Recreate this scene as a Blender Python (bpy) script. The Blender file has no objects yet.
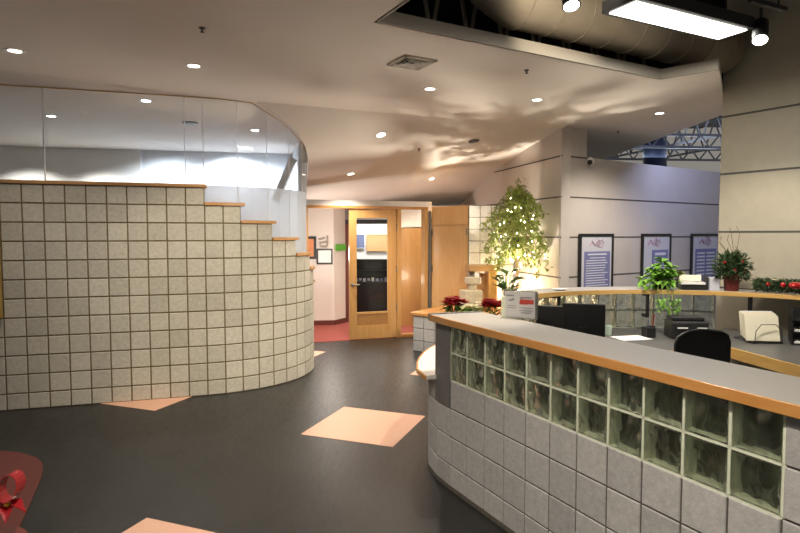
import bpy, bmesh, math, random
from mathutils import Vector, Matrix
random.seed(7)
R = math.radians
S = bpy.context.scene
COL = S.collection

# ------------------------------------------------------------------ materials
def nodes(name):
    m = bpy.data.materials.new(name); m.use_nodes = True
    nt = m.node_tree; nt.nodes.clear()
    out = nt.nodes.new('ShaderNodeOutputMaterial')
    return m, nt, out

def link(nt, a, b): nt.links.new(a, b)

def texco(nt, scale=(1, 1, 1), rot=(0, 0, 0)):
    tc = nt.nodes.new('ShaderNodeTexCoord'); mp = nt.nodes.new('ShaderNodeMapping')
    mp.inputs['Scale'].default_value = scale; mp.inputs['Rotation'].default_value = rot
    link(nt, tc.outputs['Object'], mp.inputs['Vector'])
    return mp.outputs['Vector']

def noise(nt, vec, scale, detail=4, rough=.55):
    n = nt.nodes.new('ShaderNodeTexNoise'); n.inputs['Scale'].default_value = scale
    n.inputs['Detail'].default_value = detail; n.inputs['Roughness'].default_value = rough
    link(nt, vec, n.inputs['Vector']); return n.outputs['Fac']

def ramp(nt, fac, stops):
    r = nt.nodes.new('ShaderNodeValToRGB'); el = r.color_ramp.elements
    while len(el) > 1: el.remove(el[0])
    el[0].position = stops[0][0]; el[0].color = (*stops[0][1], 1)
    for p_, c in stops[1:]:
        e = el.new(p_); e.color = (*c, 1)
    link(nt, fac, r.inputs['Fac']); return r.outputs['Color']

def shade(c, k): return tuple(min(1, x * k) for x in c)

def pbr(name, col, rough=.5, metal=0., var=.12, scale=12., bump=0., bscale=60., spec=.5, coat=0., emis=None, estr=0., sss=0.):
    m, nt, out = nodes(name)
    b = nt.nodes.new('ShaderNodeBsdfPrincipled')
    v = texco(nt)
    f = noise(nt, v, scale)
    link(nt, ramp(nt, f, [(.25, shade(col, 1 - var)), (.75, shade(col, 1 + var))]), b.inputs['Base Color'])
    b.inputs['Roughness'].default_value = rough; b.inputs['Metallic'].default_value = metal
    b.inputs['Specular IOR Level'].default_value = spec
    b.inputs['Coat Weight'].default_value = coat
    if emis:
        b.inputs['Emission Color'].default_value = (*emis, 1); b.inputs['Emission Strength'].default_value = estr
    if bump:
        bn = nt.nodes.new('ShaderNodeBump'); bn.inputs['Strength'].default_value = bump
        bn.inputs['Distance'].default_value = .01
        link(nt, noise(nt, v, bscale, 3), bn.inputs['Height']); link(nt, bn.outputs['Normal'], b.inputs['Normal'])
    link(nt, b.outputs['BSDF'], out.inputs['Surface'])
    return m

def block_mat(name, c0, c1, rough=.85):
    """concrete block faces: each block (mesh island) has its own tone, with fine speckle"""
    m, nt, out = nodes(name)
    b = nt.nodes.new('ShaderNodeBsdfPrincipled')
    g = nt.nodes.new('ShaderNodeNewGeometry')
    base = ramp(nt, g.outputs['Random Per Island'], [(0, c0), (1, c1)])
    v = texco(nt)
    sp = ramp(nt, noise(nt, v, 28, 6, .7), [(.3, (.8, .8, .8)), (.7, (1.12, 1.12, 1.12))])
    mx = nt.nodes.new('ShaderNodeMix'); mx.data_type = 'RGBA'; mx.blend_type = 'MULTIPLY'; mx.inputs['Factor'].default_value = 1
    link(nt, base, mx.inputs['A']); link(nt, sp, mx.inputs['B'])
    link(nt, mx.outputs['Result'], b.inputs['Base Color'])
    b.inputs['Roughness'].default_value = rough
    bn = nt.nodes.new('ShaderNodeBump'); bn.inputs['Strength'].default_value = .35; bn.inputs['Distance'].default_value = .006
    link(nt, noise(nt, v, 90, 3), bn.inputs['Height']); link(nt, bn.outputs['Normal'], b.inputs['Normal'])
    link(nt, b.outputs['BSDF'], out.inputs['Surface'])
    return m

def wood_mat(name, c0, c1, scale=(1, 1, 1), rough=.38, coat=.2):
    m, nt, out = nodes(name)
    b = nt.nodes.new('ShaderNodeBsdfPrincipled')
    v = texco(nt, scale)
    f = noise(nt, v, 6, 6, .6)
    link(nt, ramp(nt, f, [(.3, c0), (.7, c1)]), b.inputs['Base Color'])
    b.inputs['Roughness'].default_value = rough; b.inputs['Coat Weight'].default_value = coat
    link(nt, b.outputs['BSDF'], out.inputs['Surface'])
    return m

def clear_glass(name, tint=(.97, .99, .985)):
    m, nt, out = nodes(name)
    tr = nt.nodes.new('ShaderNodeBsdfTransparent'); tr.inputs['Color'].default_value = (*tint, 1)
    gl = nt.nodes.new('ShaderNodeBsdfGlossy'); gl.inputs['Roughness'].default_value = .02
    fr = nt.nodes.new('ShaderNodeFresnel'); fr.inputs['IOR'].default_value = 1.45
    mx = nt.nodes.new('ShaderNodeMixShader'); ge = nt.nodes.new('ShaderNodeNewGeometry')
    inv = nt.nodes.new('ShaderNodeMath'); inv.operation = 'SUBTRACT'; inv.inputs[0].default_value = 1; link(nt, ge.outputs['Backfacing'], inv.inputs[1])
    mu = nt.nodes.new('ShaderNodeMath'); mu.operation = 'MULTIPLY'; link(nt, fr.outputs['Fac'], mu.inputs[0]); link(nt, inv.outputs[0], mu.inputs[1])
    link(nt, mu.outputs[0], mx.inputs['Fac']); link(nt, tr.outputs['BSDF'], mx.inputs[1]); link(nt, gl.outputs['BSDF'], mx.inputs[2])
    link(nt, mx.outputs['Shader'], out.inputs['Surface'])
    return m

def frosted(name, col=(.66, .70, .75), k=.3):
    m, nt, out = nodes(name)
    tr = nt.nodes.new('ShaderNodeBsdfTransparent')
    tl = nt.nodes.new('ShaderNodeBsdfTranslucent'); tl.inputs['Color'].default_value = (*col, 1)
    df = nt.nodes.new('ShaderNodeBsdfDiffuse'); df.inputs['Color'].default_value = (*col, 1)
    a = nt.nodes.new('ShaderNodeMixShader'); a.inputs['Fac'].default_value = .45
    b = nt.nodes.new('ShaderNodeMixShader'); b.inputs['Fac'].default_value = 1 - k
    link(nt, tl.outputs['BSDF'], a.inputs[1]); link(nt, df.outputs['BSDF'], a.inputs[2])
    link(nt, tr.outputs['BSDF'], b.inputs[1]); link(nt, a.outputs['Shader'], b.inputs[2])
    link(nt, b.outputs['Shader'], out.inputs['Surface'])
    return m

def glass_block_mat(name):
    """wavy pane: partly clear, mostly refracting, faintly green"""
    m, nt, out = nodes(name)
    g = nt.nodes.new('ShaderNodeBsdfGlass'); g.inputs['Color'].default_value = (.96, .98, .94, 1); g.inputs['Roughness'].default_value = .02; g.inputs['IOR'].default_value = 1.45
    t = nt.nodes.new('ShaderNodeBsdfTransparent'); t.inputs['Color'].default_value = (.96, .98, .94, 1)
    mx = nt.nodes.new('ShaderNodeMixShader'); mx.inputs['Fac'].default_value = .78
    bn = nt.nodes.new('ShaderNodeBump'); bn.inputs['Strength'].default_value = 1; bn.inputs['Distance'].default_value = .085
    v = texco(nt, (1, 1, .75))
    link(nt, noise(nt, v, 10, 1., .4), bn.inputs['Height']); link(nt, bn.outputs['Normal'], g.inputs['Normal'])
    link(nt, t.outputs['BSDF'], mx.inputs[1]); link(nt, g.outputs['BSDF'], mx.inputs[2]); link(nt, mx.outputs['Shader'], out.inputs['Surface'])
    return m

def emit(name, col, strength):
    m, nt, out = nodes(name)
    e = nt.nodes.new('ShaderNodeEmission'); e.inputs['Color'].default_value = (*col, 1); e.inputs['Strength'].default_value = strength
    link(nt, e.outputs['Emission'], out.inputs['Surface'])
    return m

def floor_mat():
    m, nt, out = nodes('dark_resilient_floor')
    b = nt.nodes.new('ShaderNodeBsdfPrincipled'); b.inputs['Specular IOR Level'].default_value = .4
    v = texco(nt)
    f = noise(nt, v, 2.2, 8, .65)
    link(nt, ramp(nt, f, [(.3, (.011, .011, .011)), (.7, (.021, .0205, .020))]), b.inputs['Base Color'])
    st = texco(nt, (9, 1.2, 1), (0, 0, R(35)))
    link(nt, ramp(nt, noise(nt, st, 5, 6, .7), [(.3, (.30, .30, .30)), (.75, (.46, .46, .46))]), b.inputs['Roughness'])
    bn = nt.nodes.new('ShaderNodeBump'); bn.inputs['Strength'].default_value = .35; bn.inputs['Distance'].default_value = .004
    link(nt, noise(nt, texco(nt, (1, 1, 1)), 26, 5, .7), bn.inputs['Height']); link(nt, bn.outputs['Normal'], b.inputs['Normal'])
    link(nt, b.outputs['BSDF'], out.inputs['Surface'])
    return m

M = {}
M['floor'] = floor_mat()
M['inlay'] = pbr('pink_floor_tile', (.62, .36, .25), .45, var=.07, scale=40)
M['rug'] = pbr('dark_red_rug', (.10, .022, .016), .95, var=.15, scale=200, bump=.5, bscale=400)
M['redcarpet'] = pbr('red_carpet', (.28, .06, .045), .95, var=.15, scale=200, bump=.5, bscale=400)
M['ceiling'] = pbr('ceiling_paint', (.78, .73, .68), .9, var=.03, scale=1.2)
M['fascia'] = pbr('ceiling_paint_shaded', (.50, .45, .38), .9, var=.04, scale=2)  # ceiling drywall colour with the shade at the opening mixed in
M['wallwhite'] = pbr('white_wall_paint', (.72, .70, .68), .85, var=.03, scale=2)
M['wallcool'] = pbr('pale_grey_wall_paint', (.66, .68, .72), .85, var=.03, scale=2)
M['wallpink'] = pbr('pinkish_wall_paint', (.74, .66, .60), .85, var=.03, scale=2)
M['panelwall'] = pbr('painted_wall_panel', (.58, .53, .49), .8, var=.04, scale=3)
M['beige'] = pbr('beige_wall_panel', (.46, .42, .33), .85, var=.05, scale=8, bump=.1, bscale=120)
M['seam'] = pbr('panel_seam', (.10, .095, .09), .9)
M['cmu_warm'] = block_mat('concrete_block_warm', (.41, .39, .335), (.50, .475, .41))
M['mortar_warm'] = pbr('mortar_brown', (.15, .115, .055), .95, var=.2, scale=30)
M['cmu_grey'] = block_mat('concrete_block_grey', (.36, .355, .35), (.44, .435, .425))
M['mortar_grey'] = pbr('mortar_grey', (.09, .08, .065), .95, var=.2, scale=30)
M['cmu_white'] = block_mat('concrete_block_pale', (.60, .58, .54), (.68, .66, .62))
M['glassmortar'] = pbr('glass_block_mortar', (.62, .65, .52), .7, var=.1, scale=30)
M['glassblock'] = glass_block_mat('wavy_glass_block')
M['glass'] = clear_glass('clear_glass')
M['frosted'] = frosted('frosted_glass_band')
M['wood'] = wood_mat('honey_maple_veneer', (.52, .27, .085), (.62, .35, .13), (3, 3, .35))
M['woodh'] = wood_mat('maple_edge', (.46, .20, .05), (.56, .28, .085), (.6, .6, 6))
M['woodpale'] = wood_mat('pale_maple_edge', (.58, .34, .10), (.68, .43, .15), (.6, .6, 6))
M['woodcloset'] = wood_mat('pale_maple_veneer', (.60, .34, .13), (.68, .42, .19), (3, 3, .35))
M['darkbacking'] = pbr('dark_backing_board', (.035, .028, .022), .35, var=.5, scale=9)  # for the added board that darkens the glass blocks
M['silicone'] = pbr('clear_silicone_joint', (.86, .87, .88), .4)
M['wooddark'] = wood_mat('brown_door_veneer', (.36, .17, .05), (.44, .22, .075), (4, 4, .3))
M['woodcap'] = wood_mat('oak_step_cap', (.40, .20, .07), (.52, .29, .12), (.7, .7, 6))
M['laminate'] = pbr('grey_laminate', (.36, .35, .335), .32, var=.05, scale=60)
M['deskdark'] = pbr('dark_desk_laminate', (.10, .098, .095), .4, var=.06)
M['white'] = pbr('white_laminate', (.72, .70, .66), .3, var=.02)
M['darkgrey'] = pbr('grey_painted_steel', (.13, .13, .13), .5, var=.06)
M['black'] = pbr('black_plastic', (.014, .014, .015), .45, var=.2)
M['blackmesh'] = pbr('black_fabric', (.02, .02, .021), .8, var=.3, scale=200)
M['paper'] = pbr('white_paper', (.80, .79, .77), .8, var=.02)
M['cream'] = pbr('cream_paper', (.80, .75, .58), .8, var=.04)
M['silver'] = pbr('brushed_nickel', (.55, .52, .46), .3, 1.)
M['metalgrey'] = pbr('grey_steel', (.22, .22, .215), .45, .6)
M['duct'] = pbr('galvanised_duct', (.42, .36, .28), .5, .25, var=.08, scale=5)
M['joist'] = pbr('dark_steel_joist', (.34, .30, .24), .6, var=.2)
M['joistl'] = pbr('grey_steel_joist', (.30, .31, .33), .6, var=.15)
M['deck'] = pbr('dark_roof_deck', (.008, .008, .008), .9)
M['deckl'] = pbr('grey_roof_deck', (.10, .10, .11), .9)
M['blueduct'] = pbr('dark_blue_duct', (.035, .05, .09), .35, .3)
M['gold'] = pbr('gold_frame', (.42, .28, .07), .4, .4)
M['canvas'] = pbr('muted_canvas', (.22, .17, .10), .8, var=.5, scale=5)
M['red'] = pbr('red_petal', (.27, .008, .016), .45, var=.35, scale=30)
M['redsatin'] = pbr('red_satin', (.26, .008, .012), .25, var=.2, coat=.4)
M['redpot'] = pbr('dark_red_pot', (.13, .02, .015), .4)
M['redball'] = pbr('shiny_red_ornament', (.45, .02, .02), .15, .3, coat=.6)
M['yellow'] = pbr('yellow_stamen', (.75, .48, .05), .6)
M['leaf'] = pbr('ficus_leaf', (.22, .27, .05), .5, var=.45, scale=9)
M['leafbright'] = pbr('pothos_leaf', (.16, .34, .04), .45, var=.4, scale=14)
M['leafdark'] = pbr('dark_green_leaf', (.035, .085, .02), .4, var=.4, scale=14)
M['pine'] = pbr('pine_needles', (.035, .07, .02), .7, var=.5, scale=20)
M['bark'] = pbr('pale_bark', (.38, .27, .16), .85, var=.3, scale=30, bump=.5)
M['twig'] = pbr('brown_twig', (.16, .10, .05), .85, var=.3)
M['palepetal'] = pbr('cream_petal', (.70, .66, .46), .6, var=.15)
M['stone'] = pbr('split_sandstone', (.50, .42, .30), .9, var=.2, scale=14, bump=.6, bscale=30)
M['ceramic'] = pbr('dark_ceramic_pot', (.05, .05, .045), .35)
M['purple'] = pbr('lavender_print', (.20, .21, .42), .7, var=.05)
M['postertext'] = pbr('white_print', (.72, .73, .80), .7)
M['pinkprint'] = pbr('pink_print', (.50, .30, .38), .7)
M['sheet'] = pbr('pale_poster_sheet', (.62, .62, .68), .6, var=.02)
M['redprint'] = pbr('red_print', (.62, .07, .05), .6, var=.2)
M['greyprint'] = pbr('grey_print', (.32, .32, .36), .6)
M['green'] = pbr('green_sign', (.10, .42, .02), .6)
M['orange'] = pbr('orange_print', (.65, .24, .10), .6, var=.2, scale=8)
M['cork'] = pbr('cork_board', (.48, .30, .14), .9, var=.15, scale=40)
M['bluepr'] = pbr('blue_print', (.12, .14, .26), .6)
M['mint'] = pbr('mint_paper_cup', (.50, .60, .50), .6)
M['acrylic'] = clear_glass('clear_acrylic', (.93, .94, .94))
M['canlens'] = emit('warm_lamp_lens', (1, .93, .82), 6)
M['coollens'] = emit('cool_lamp_lens', (.9, .95, 1), 14)
M['tube'] = emit('fluorescent_diffuser', (1, .97, .86), 4)
M['bulb'] = emit('fairy_light_bulb', (1, .86, .58), 30)
M['trimwhite'] = pbr('white_trim_ring', (.75, .73, .70), .5)
M['basered'] = pbr('red_brown_base', (.13, .03, .02), .7)

# ------------------------------------------------------------------ geometry helpers
class MB:
    def __init__(s): s.v = []; s.f = []
    def add(s, vs, fs):
        n = len(s.v); s.v += [tuple(x) for x in vs]; s.f += [tuple(i + n for i in f) for f in fs]; return s
    def box(s, c, d, rz=0., tilt=None, ch=0.):
        x, y, z = d[0] / 2, d[1] / 2, d[2] / 2
        vs = [Vector((a, b, e)) for a in (-x, x) for b in (-y, y) for e in (-z, z)]
        mt = Matrix.Rotation(rz, 3, 'Z')
        if tilt: mt = mt @ Matrix.Rotation(tilt[1], 3, tilt[0])
        vs = [mt @ q + Vector(c) for q in vs]
        return s.add(vs, [(0, 1, 3, 2), (4, 6, 7, 5), (0, 4, 5, 1), (2, 3, 7, 6), (0, 2, 6, 4), (1, 5, 7, 3)])
    def bar(s, p, q, w, h=None):
        """rectangular bar from p to q"""
        h = h or w; p = Vector(p); q = Vector(q); d = (q - p).normalized()
        a = d.cross(Vector((0, 0, 1)))
        if a.length < 1e-4: a = Vector((1, 0, 0))
        a.normalize(); b = d.cross(a)
        vs = [e + a * i * w / 2 + b * j * h / 2 for e in (p, q) for i, j in ((-1, -1), (1, -1), (1, 1), (-1, 1))]
        return s.add(vs, [(0, 1, 2, 3), (7, 6, 5, 4), (0, 4, 5, 1), (1, 5, 6, 2), (2, 6, 7, 3), (3, 7, 4, 0)])
    def tube(s, pts, r, n=8, cap=True):
        pts = [Vector(q) for q in pts]; rs = r if isinstance(r, (list, tuple)) else [r] * len(pts)
        base = len(s.v); prev = None
        for i, q in enumerate(pts):
            t = (pts[min(i + 1, len(pts) - 1)] - pts[max(i - 1, 0)]).normalized()
            if prev is None:
                a = t.cross(Vector((0, 0, 1)))
                if a.length < 1e-3: a = t.cross(Vector((1, 0, 0)))
            else: a = prev - t * prev.dot(t)
            a.normalize(); prev = a; b = t.cross(a)
            s.v += [tuple(q + (a * math.cos(k * 2 * math.pi / n) + b * math.sin(k * 2 * math.pi / n)) * rs[i]) for k in range(n)]
        for i in range(len(pts) - 1):
            for k in range(n):
                s.f.append((base + i * n + k, base + i * n + (k + 1) % n, base + (i + 1) * n + (k + 1) % n, base + (i + 1) * n + k))
        if cap:
            s.f.append(tuple(base + k for k in reversed(range(n))))
            s.f.append(tuple(base + (len(pts) - 1) * n + k for k in range(n)))
        return s
    def lathe(s, c, prof, n=20):
        base = len(s.v); c = Vector(c)
        for r, z in prof:
            s.v += [(c.x + r * math.cos(k * 2 * math.pi / n), c.y + r * math.sin(k * 2 * math.pi / n), c.z + z) for k in range(n)]
        for i in range(len(prof) - 1):
            for k in range(n):
                s.f.append((base + i * n + k, base + i * n + (k + 1) % n, base + (i + 1) * n + (k + 1) % n, base + (i + 1) * n + k))
        s.f.append(tuple(base + k for k in reversed(range(n)))); s.f.append(tuple(base + (len(prof) - 1) * n + k for k in range(n)))
        return s
    def prism(s, poly, z0, z1):
        n = len(poly); base = len(s.v)
        s.v += [(x, y, z0) for x, y in poly] + [(x, y, z1) for x, y in poly]
        area = sum(poly[i][0] * poly[(i + 1) % n][1] - poly[(i + 1) % n][0] * poly[i][1] for i in range(n))
        for i in range(n):
            j = (i + 1) % n
            q = (base + i, base + j, base + n + j, base + n + i)
            s.f.append(q if area > 0 else tuple(reversed(q)))
        top = tuple(base + n + i for i in range(n)); bot = tuple(base + i for i in reversed(range(n)))
        s.f += [top, bot] if area > 0 else [tuple(reversed(top)), tuple(reversed(bot))]
        return s
    def leaf(s, p, d, up, L, W, fold=.25):
        """a pointed, folded leaf with four faces"""
        p = Vector(p); d = Vector(d).normalized(); a = d.cross(Vector(up))
        if a.length < 1e-3: a = d.cross(Vector((1, 0, 0)))
        a.normalize(); n = a.cross(d)
        m1 = p + d * L * .4 - n * W * fold * .3; tip = p + d * L - n * L * .15
        vs = [p, m1, tip, p + d * L * .42 + a * W / 2 + n * W * fold, p + d * L * .42 - a * W / 2 + n * W * fold]
        return s.add(vs, [(0, 3, 1), (3, 2, 1), (0, 1, 4), (1, 2, 4)])
    def ball(s, c, r, n=10, sq=(1, 1, 1)):
        m_ = max(4, n // 2)
        base = len(s.v); c = Vector(c)
        for i in range(1, m_):
            t = math.pi * i / m_
            s.v += [(c.x + sq[0] * r * math.sin(t) * math.cos(2 * math.pi * k / n), c.y + sq[1] * r * math.sin(t) * math.sin(2 * math.pi * k / n), c.z + sq[2] * r * math.cos(t)) for k in range(n)]
        s.v += [(c.x, c.y, c.z + sq[2] * r), (c.x, c.y, c.z - sq[2] * r)]
        top = len(s.v) - 2; bot = top + 1
        for k in range(n):
            s.f.append((top, base + k, base + (k + 1) % n))
            s.f.append((bot, base + (m_ - 2) * n + (k + 1) % n, base + (m_ - 2) * n + k))
        for i in range(m_ - 2):
            for k in range(n):
                s.f.append((base + i * n + k, base + (i + 1) * n + k, base + (i + 1) * n + (k + 1) % n, base + i * n + (k + 1) % n))
        return s
    def build(s, name, mat, parent=None, smooth=False, bevel=0., origin=None):
        me = bpy.data.meshes.new(name)
        if parent is not None: o0 = world_loc(parent)
        elif origin is not None: o0 = Vector(origin)
        else:
            xs = [q[0] for q in s.v]; ys = [q[1] for q in s.v]; zs = [q[2] for q in s.v]
            o0 = Vector(((min(xs) + max(xs)) / 2, (min(ys) + max(ys)) / 2, min(zs)))
        me.from_pydata([tuple(Vector(q) - o0) for q in s.v], [], s.f); me.update()
        bm = bmesh.new(); bm.from_mesh(me); bmesh.ops.recalc_face_normals(bm, faces=bm.faces); bm.to_mesh(me); bm.free()
        me.materials.append(M[mat])
        if smooth:
            for p_ in me.polygons: p_.use_smooth = True
        o = bpy.data.objects.new(name, me); COL.objects.link(o)
        if parent is not None: o.parent = parent
        else: o.location = o0
        if bevel:
            b = o.modifiers.new('bevel', 'BEVEL'); b.width = bevel; b.segments = 2; b.limit_method = 'ANGLE'
        return o

def world_loc(o):
    v = Vector(o.location)
    while o.parent is not None:
        o = o.parent; v = v + Vector(o.location)
    return v

def tag(o, label, cat, group=None):
    o['label'] = label; o['category'] = cat
    if group: o['group'] = group
    return o
def thing(name, loc, label, cat, group=None):
    o = bpy.data.objects.new(name, None); o.empty_display_size = .1; COL.objects.link(o); o.location = loc
    return tag(o, label, cat, group)
def struct(o): o['kind'] = 'structure'; return o
def part_label(o, s_): o['label'] = s_; return o
def copy_tree(o, parent=None):
    c = o.copy(); COL.objects.link(c)
    if parent is not None: c.parent = parent
    for ch in [x for x in o.children]: copy_tree(ch, c)
    return c

def spot(name, loc, target, energy, col=(1, .89, .75), size=90, blend=.6, rad=.05):
    d = bpy.data.lights.new(name, 'SPOT'); d.energy = energy; d.color = col; d.spot_size = R(size); d.spot_blend = blend; d.shadow_soft_size = rad
    o = bpy.data.objects.new(name, d); COL.objects.link(o); o.location = loc
    o.rotation_euler = (Vector(target) - Vector(loc)).to_track_quat('-Z', 'Y').to_euler(); return o
def area(name, loc, target, energy, size, col=(1, .9, .75), sy=None):
    d = bpy.data.lights.new(name, 'AREA'); d.energy = energy; d.color = col; d.size = size
    if sy: d.shape = 'RECTANGLE'; d.size_y = sy
    o = bpy.data.objects.new(name, d); COL.objects.link(o); o.location = loc
    o.rotation_euler = (Vector(target) - Vector(loc)).to_track_quat('-Z', 'Y').to_euler(); return o
def point(name, loc, energy, col=(1, .8, .55), rad=.05):
    d = bpy.data.lights.new(name, 'POINT'); d.energy = energy; d.color = col; d.shadow_soft_size = rad
    o = bpy.data.objects.new(name, d); COL.objects.link(o); o.location = loc; return o

# ------------------------------------------------------------------ camera
F, Y0, H = 580., 234., 1.88
cam = bpy.data.cameras.new('camera'); cam.sensor_width = 36; cam.lens = F * 36 / 800
co = bpy.data.objects.new('camera', cam); COL.objects.link(co); co.location = (0, 0, H)
co.rotation_euler = (R(90) - math.atan((266.5 - Y0) / F), 0, 0); S.camera = co
cam.clip_start = .05

CZ = 3.45                                            # flat ceiling height

# ------------------------------------------------------------------ floor
fl = struct(MB().prism([(-9, -4), (7, -4), (7, 17), (-9, 17)], -.05, 0).build('floor', 'floor'))
u1 = Vector((.35, .937)); u2 = Vector((.937, -.35)); c0 = Vector((-.336, 5.625))
for c in (c0, (-2.886, 6.677), (-1.405, 3.148), (-1.78, 8.90), (.732, 7.947)):
    c = Vector(c)
    q = [c + u1 * a * .465 + u2 * b * .465 for a, b in ((-1, -1), (-1, 1), (1, 1), (1, -1))]
    MB().prism([tuple(x) for x in q], -.002, .0025).build('inlay_tile', 'inlay', fl)
# red carpet floor of the room behind the door
struct(MB().prism([(-2.9, 9.5), (-1.57, 9.93), (.54, 10.67), (1.6, 11.1), (1.6, 15.6), (-2.9, 15.6)], -.003, .006).build('floor_carpet', 'redcarpet'))

# red rounded rug at the lower left
rug = [(-3.75, 4.95), (-3.455, 4.92), (-3.25, 4.875), (-3.05, 4.77), (-2.92, 4.64), (-2.83, 4.50), (-2.74, 4.32), (-2.57, 3.93), (-2.41, 3.55), (-2.3, 3.28), (-2.27, 3.05), (-2.33, 2.85), (-2.5, 2.7), (-2.8, 2.6), (-3.3, 2.55), (-3.9, 2.65), (-4.2, 2.9), (-4.35, 3.3), (-4.4, 3.9), (-4.3, 4.4), (-4.1, 4.8)]
tag(MB().prism(rug, .001, .010).build('rug', 'rug'), 'red rug with rounded corner on the dark floor at the left edge', 'rug')

# ------------------------------------------------------------------ block walls
def headings(start, heads, pitch):
    pts = [Vector(start)]
    for h in heads: pts.append(pts[-1] + Vector((math.cos(R(h)), math.sin(R(h)))) * pitch)
    return pts
def outn(pts, i):
    """right-hand normal of segment i"""
    d = (pts[i + 1] - pts[i]).normalized(); return Vector((d.y, -d.x))
def offs(pts, k):
    o = []
    for i in range(len(pts)):
        if i == 0: n = outn(pts, 0)
        elif i == len(pts) - 1: n = outn(pts, i - 1)
        else: n = (outn(pts, i - 1) + outn(pts, i)).normalized()
        o.append(pts[i] + n * k)
    return o
def block_faces(mb, pts, zs, tops, bots=None, j=.009, dep=.012, side=1, face=0.):
    """bevelled block faces standing proud of the mortar; one island per block"""
    P = pts
    for i in range(len(P) - 1):
        n = outn(P, i) * side; d = (P[i + 1] - P[i]).normalized()
        for r in range(len(zs) - 1):
            z0, z1 = zs[r], zs[r + 1]
            if z1 > tops[i] + 1e-3: continue
            if bots and z0 < bots[i] - 1e-3: continue
            a, b = P[i] + d * j / 2, P[i + 1] - d * j / 2
            za, zb = z0 + j / 2, z1 - j / 2
            e = .004
            vs = []
            for (pp, zz, sx, sz) in ((a, za, 1, 1), (b, za, -1, 1), (b, zb, -1, -1), (a, zb, 1, -1)):
                q = pp - n * (dep - face); vs.append((q.x, q.y, zz))
            for (pp, zz, sx, sz) in ((a, za, 1, 1), (b, za, -1, 1), (b, zb, -1, -1), (a, zb, 1, -1)):
                q = pp - n * (e - face); vs.append((q.x, q.y, zz))
            for (pp, zz, sx, sz) in ((a, za, 1, 1), (b, za, -1, 1), (b, zb, -1, -1), (a, zb, 1, -1)):
                q = pp + d * e * sx + n * face; vs.append((q.x, q.y, zz + e * sz))
            fs = []
            for L in (0, 4):
                for k in range(4): fs.append((L + k, L + (k + 1) % 4, L + 4 + (k + 1) % 4, L + 4 + k))
            fs.append((8, 9, 10, 11)); mb.add(vs, fs)
    return mb
def wall_core(mb, pts, zb, zt, k_out, k_in):
    """solid core strip between two offsets, bottom/top per segment (lists)"""
    A = offs(pts, k_out); B = offs(pts, k_in)
    for i in range(len(pts) - 1):
        q = [A[i], A[i + 1], B[i + 1], B[i]]
        vs = [(p_.x, p_.y, zb[i]) for p_ in q] + [(p_.x, p_.y, zt[i]) for p_ in q]
        fs = [(3, 2, 1, 0), (4, 5, 6, 7), (0, 1, 5, 4), (2, 3, 7, 6), (1, 2, 6, 5), (3, 0, 4, 7)]
        mb.add(vs, fs)
    return mb

# --- curved left wall, stepping down towards the door
P8 = .2032
lead = 20
hs = [16.7] * lead + [22, 29, 36, 43, 51, 60, 69, 78, 87, 97, 107, 118, 129]
st = Vector((-2.239, 6.668)) - Vector((math.cos(R(16.7)), math.sin(R(16.7)))) * P8 * lead
LP = headings(st, hs, P8)
rows = [0, .175] + [.175 + P8 * k for k in range(1, 12)]
steps = [2.410] * lead + [rows[11]] * 2 + [rows[10]] * 2 + [rows[9]] * 2 + [rows[8]] * 2 + [rows[7]] * 2 + [rows[6]] * 3
wl = struct(wall_core(MB(), LP, [0] * len(hs), steps, -.009, -.19).build('wall_left', 'mortar_warm'))
block_faces(MB(), LP, rows, steps, j=.014).build('block_facing', 'cmu_warm', wl)
block_faces(MB(), offs(LP, -.199), rows, steps, side=-1, face=0).build('block_facing', 'cmu_warm', wl)
# wood caps, one per step
o_ = offs(LP, .022); i_ = offs(LP, -.222)
cuts = [(0, lead, .03), (lead, lead + 2, .05), (lead + 2, lead + 4, .05), (lead + 4, lead + 6, .05), (lead + 6, lead + 8, .05), (lead + 8, lead + 10, .04), (lead + 10, lead + 13, 0)]
for n_, (a, b, ov) in enumerate(cuts):
    oo = [tuple(x) for x in o_[a:b + 1]]; ii = [tuple(x) for x in i_[a:b + 1]]
    d = (LP[min(b + 1, len(LP) - 1)] - LP[b])
    if d.length > 0:
        d = d.normalized() * ov
        oo.append((oo[-1][0] + d.x, oo[-1][1] + d.y)); ii.append((ii[-1][0] + d.x, ii[-1][1] + d.y))
    z = steps[a]
    struct(MB().prism(oo + ii[::-1], z + .001, z + .038).build('trim_%d' % (n_ + 1), 'woodcap', bevel=.004))

# ------------------------------------------------------------------ ceiling
hole_a = Vector((-.18, 4.40)); hole_b = Vector((2.65, 6.0)); hole_p = Vector((3.05, 5.65))
gl_edge = [(-1.70, 6.98, 3.42), (-1.47, 7.25, 3.32), (-1.32, 7.58, 3.18), (-1.27, 7.92, 3.04), (-1.33, 8.45, 2.93), (-1.45, 9.15, 2.80), (-1.56, 9.78, 2.70)]
pier = Vector((2.42, 8.75)); lfM = Vector((1.92, 10.62)); lfE = Vector((1.75, 11.3))
edge_curve = [(3.05, 5.65), (2.86, 6.06), (2.68, 6.55), (2.54, 7.2), (2.45, 8.0), (2.42, 8.75)]
cg = MB()
flat = [(-9, -4), (7, -4), (7, 1.9), (1.3, 1.8), tuple(hole_a), tuple(hole_b)] + edge_curve + [g[:2] for g in gl_edge] + [(-1.6, 12.9), (-9, 12.9)]
cg.prism(flat, CZ, CZ + .10)
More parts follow.
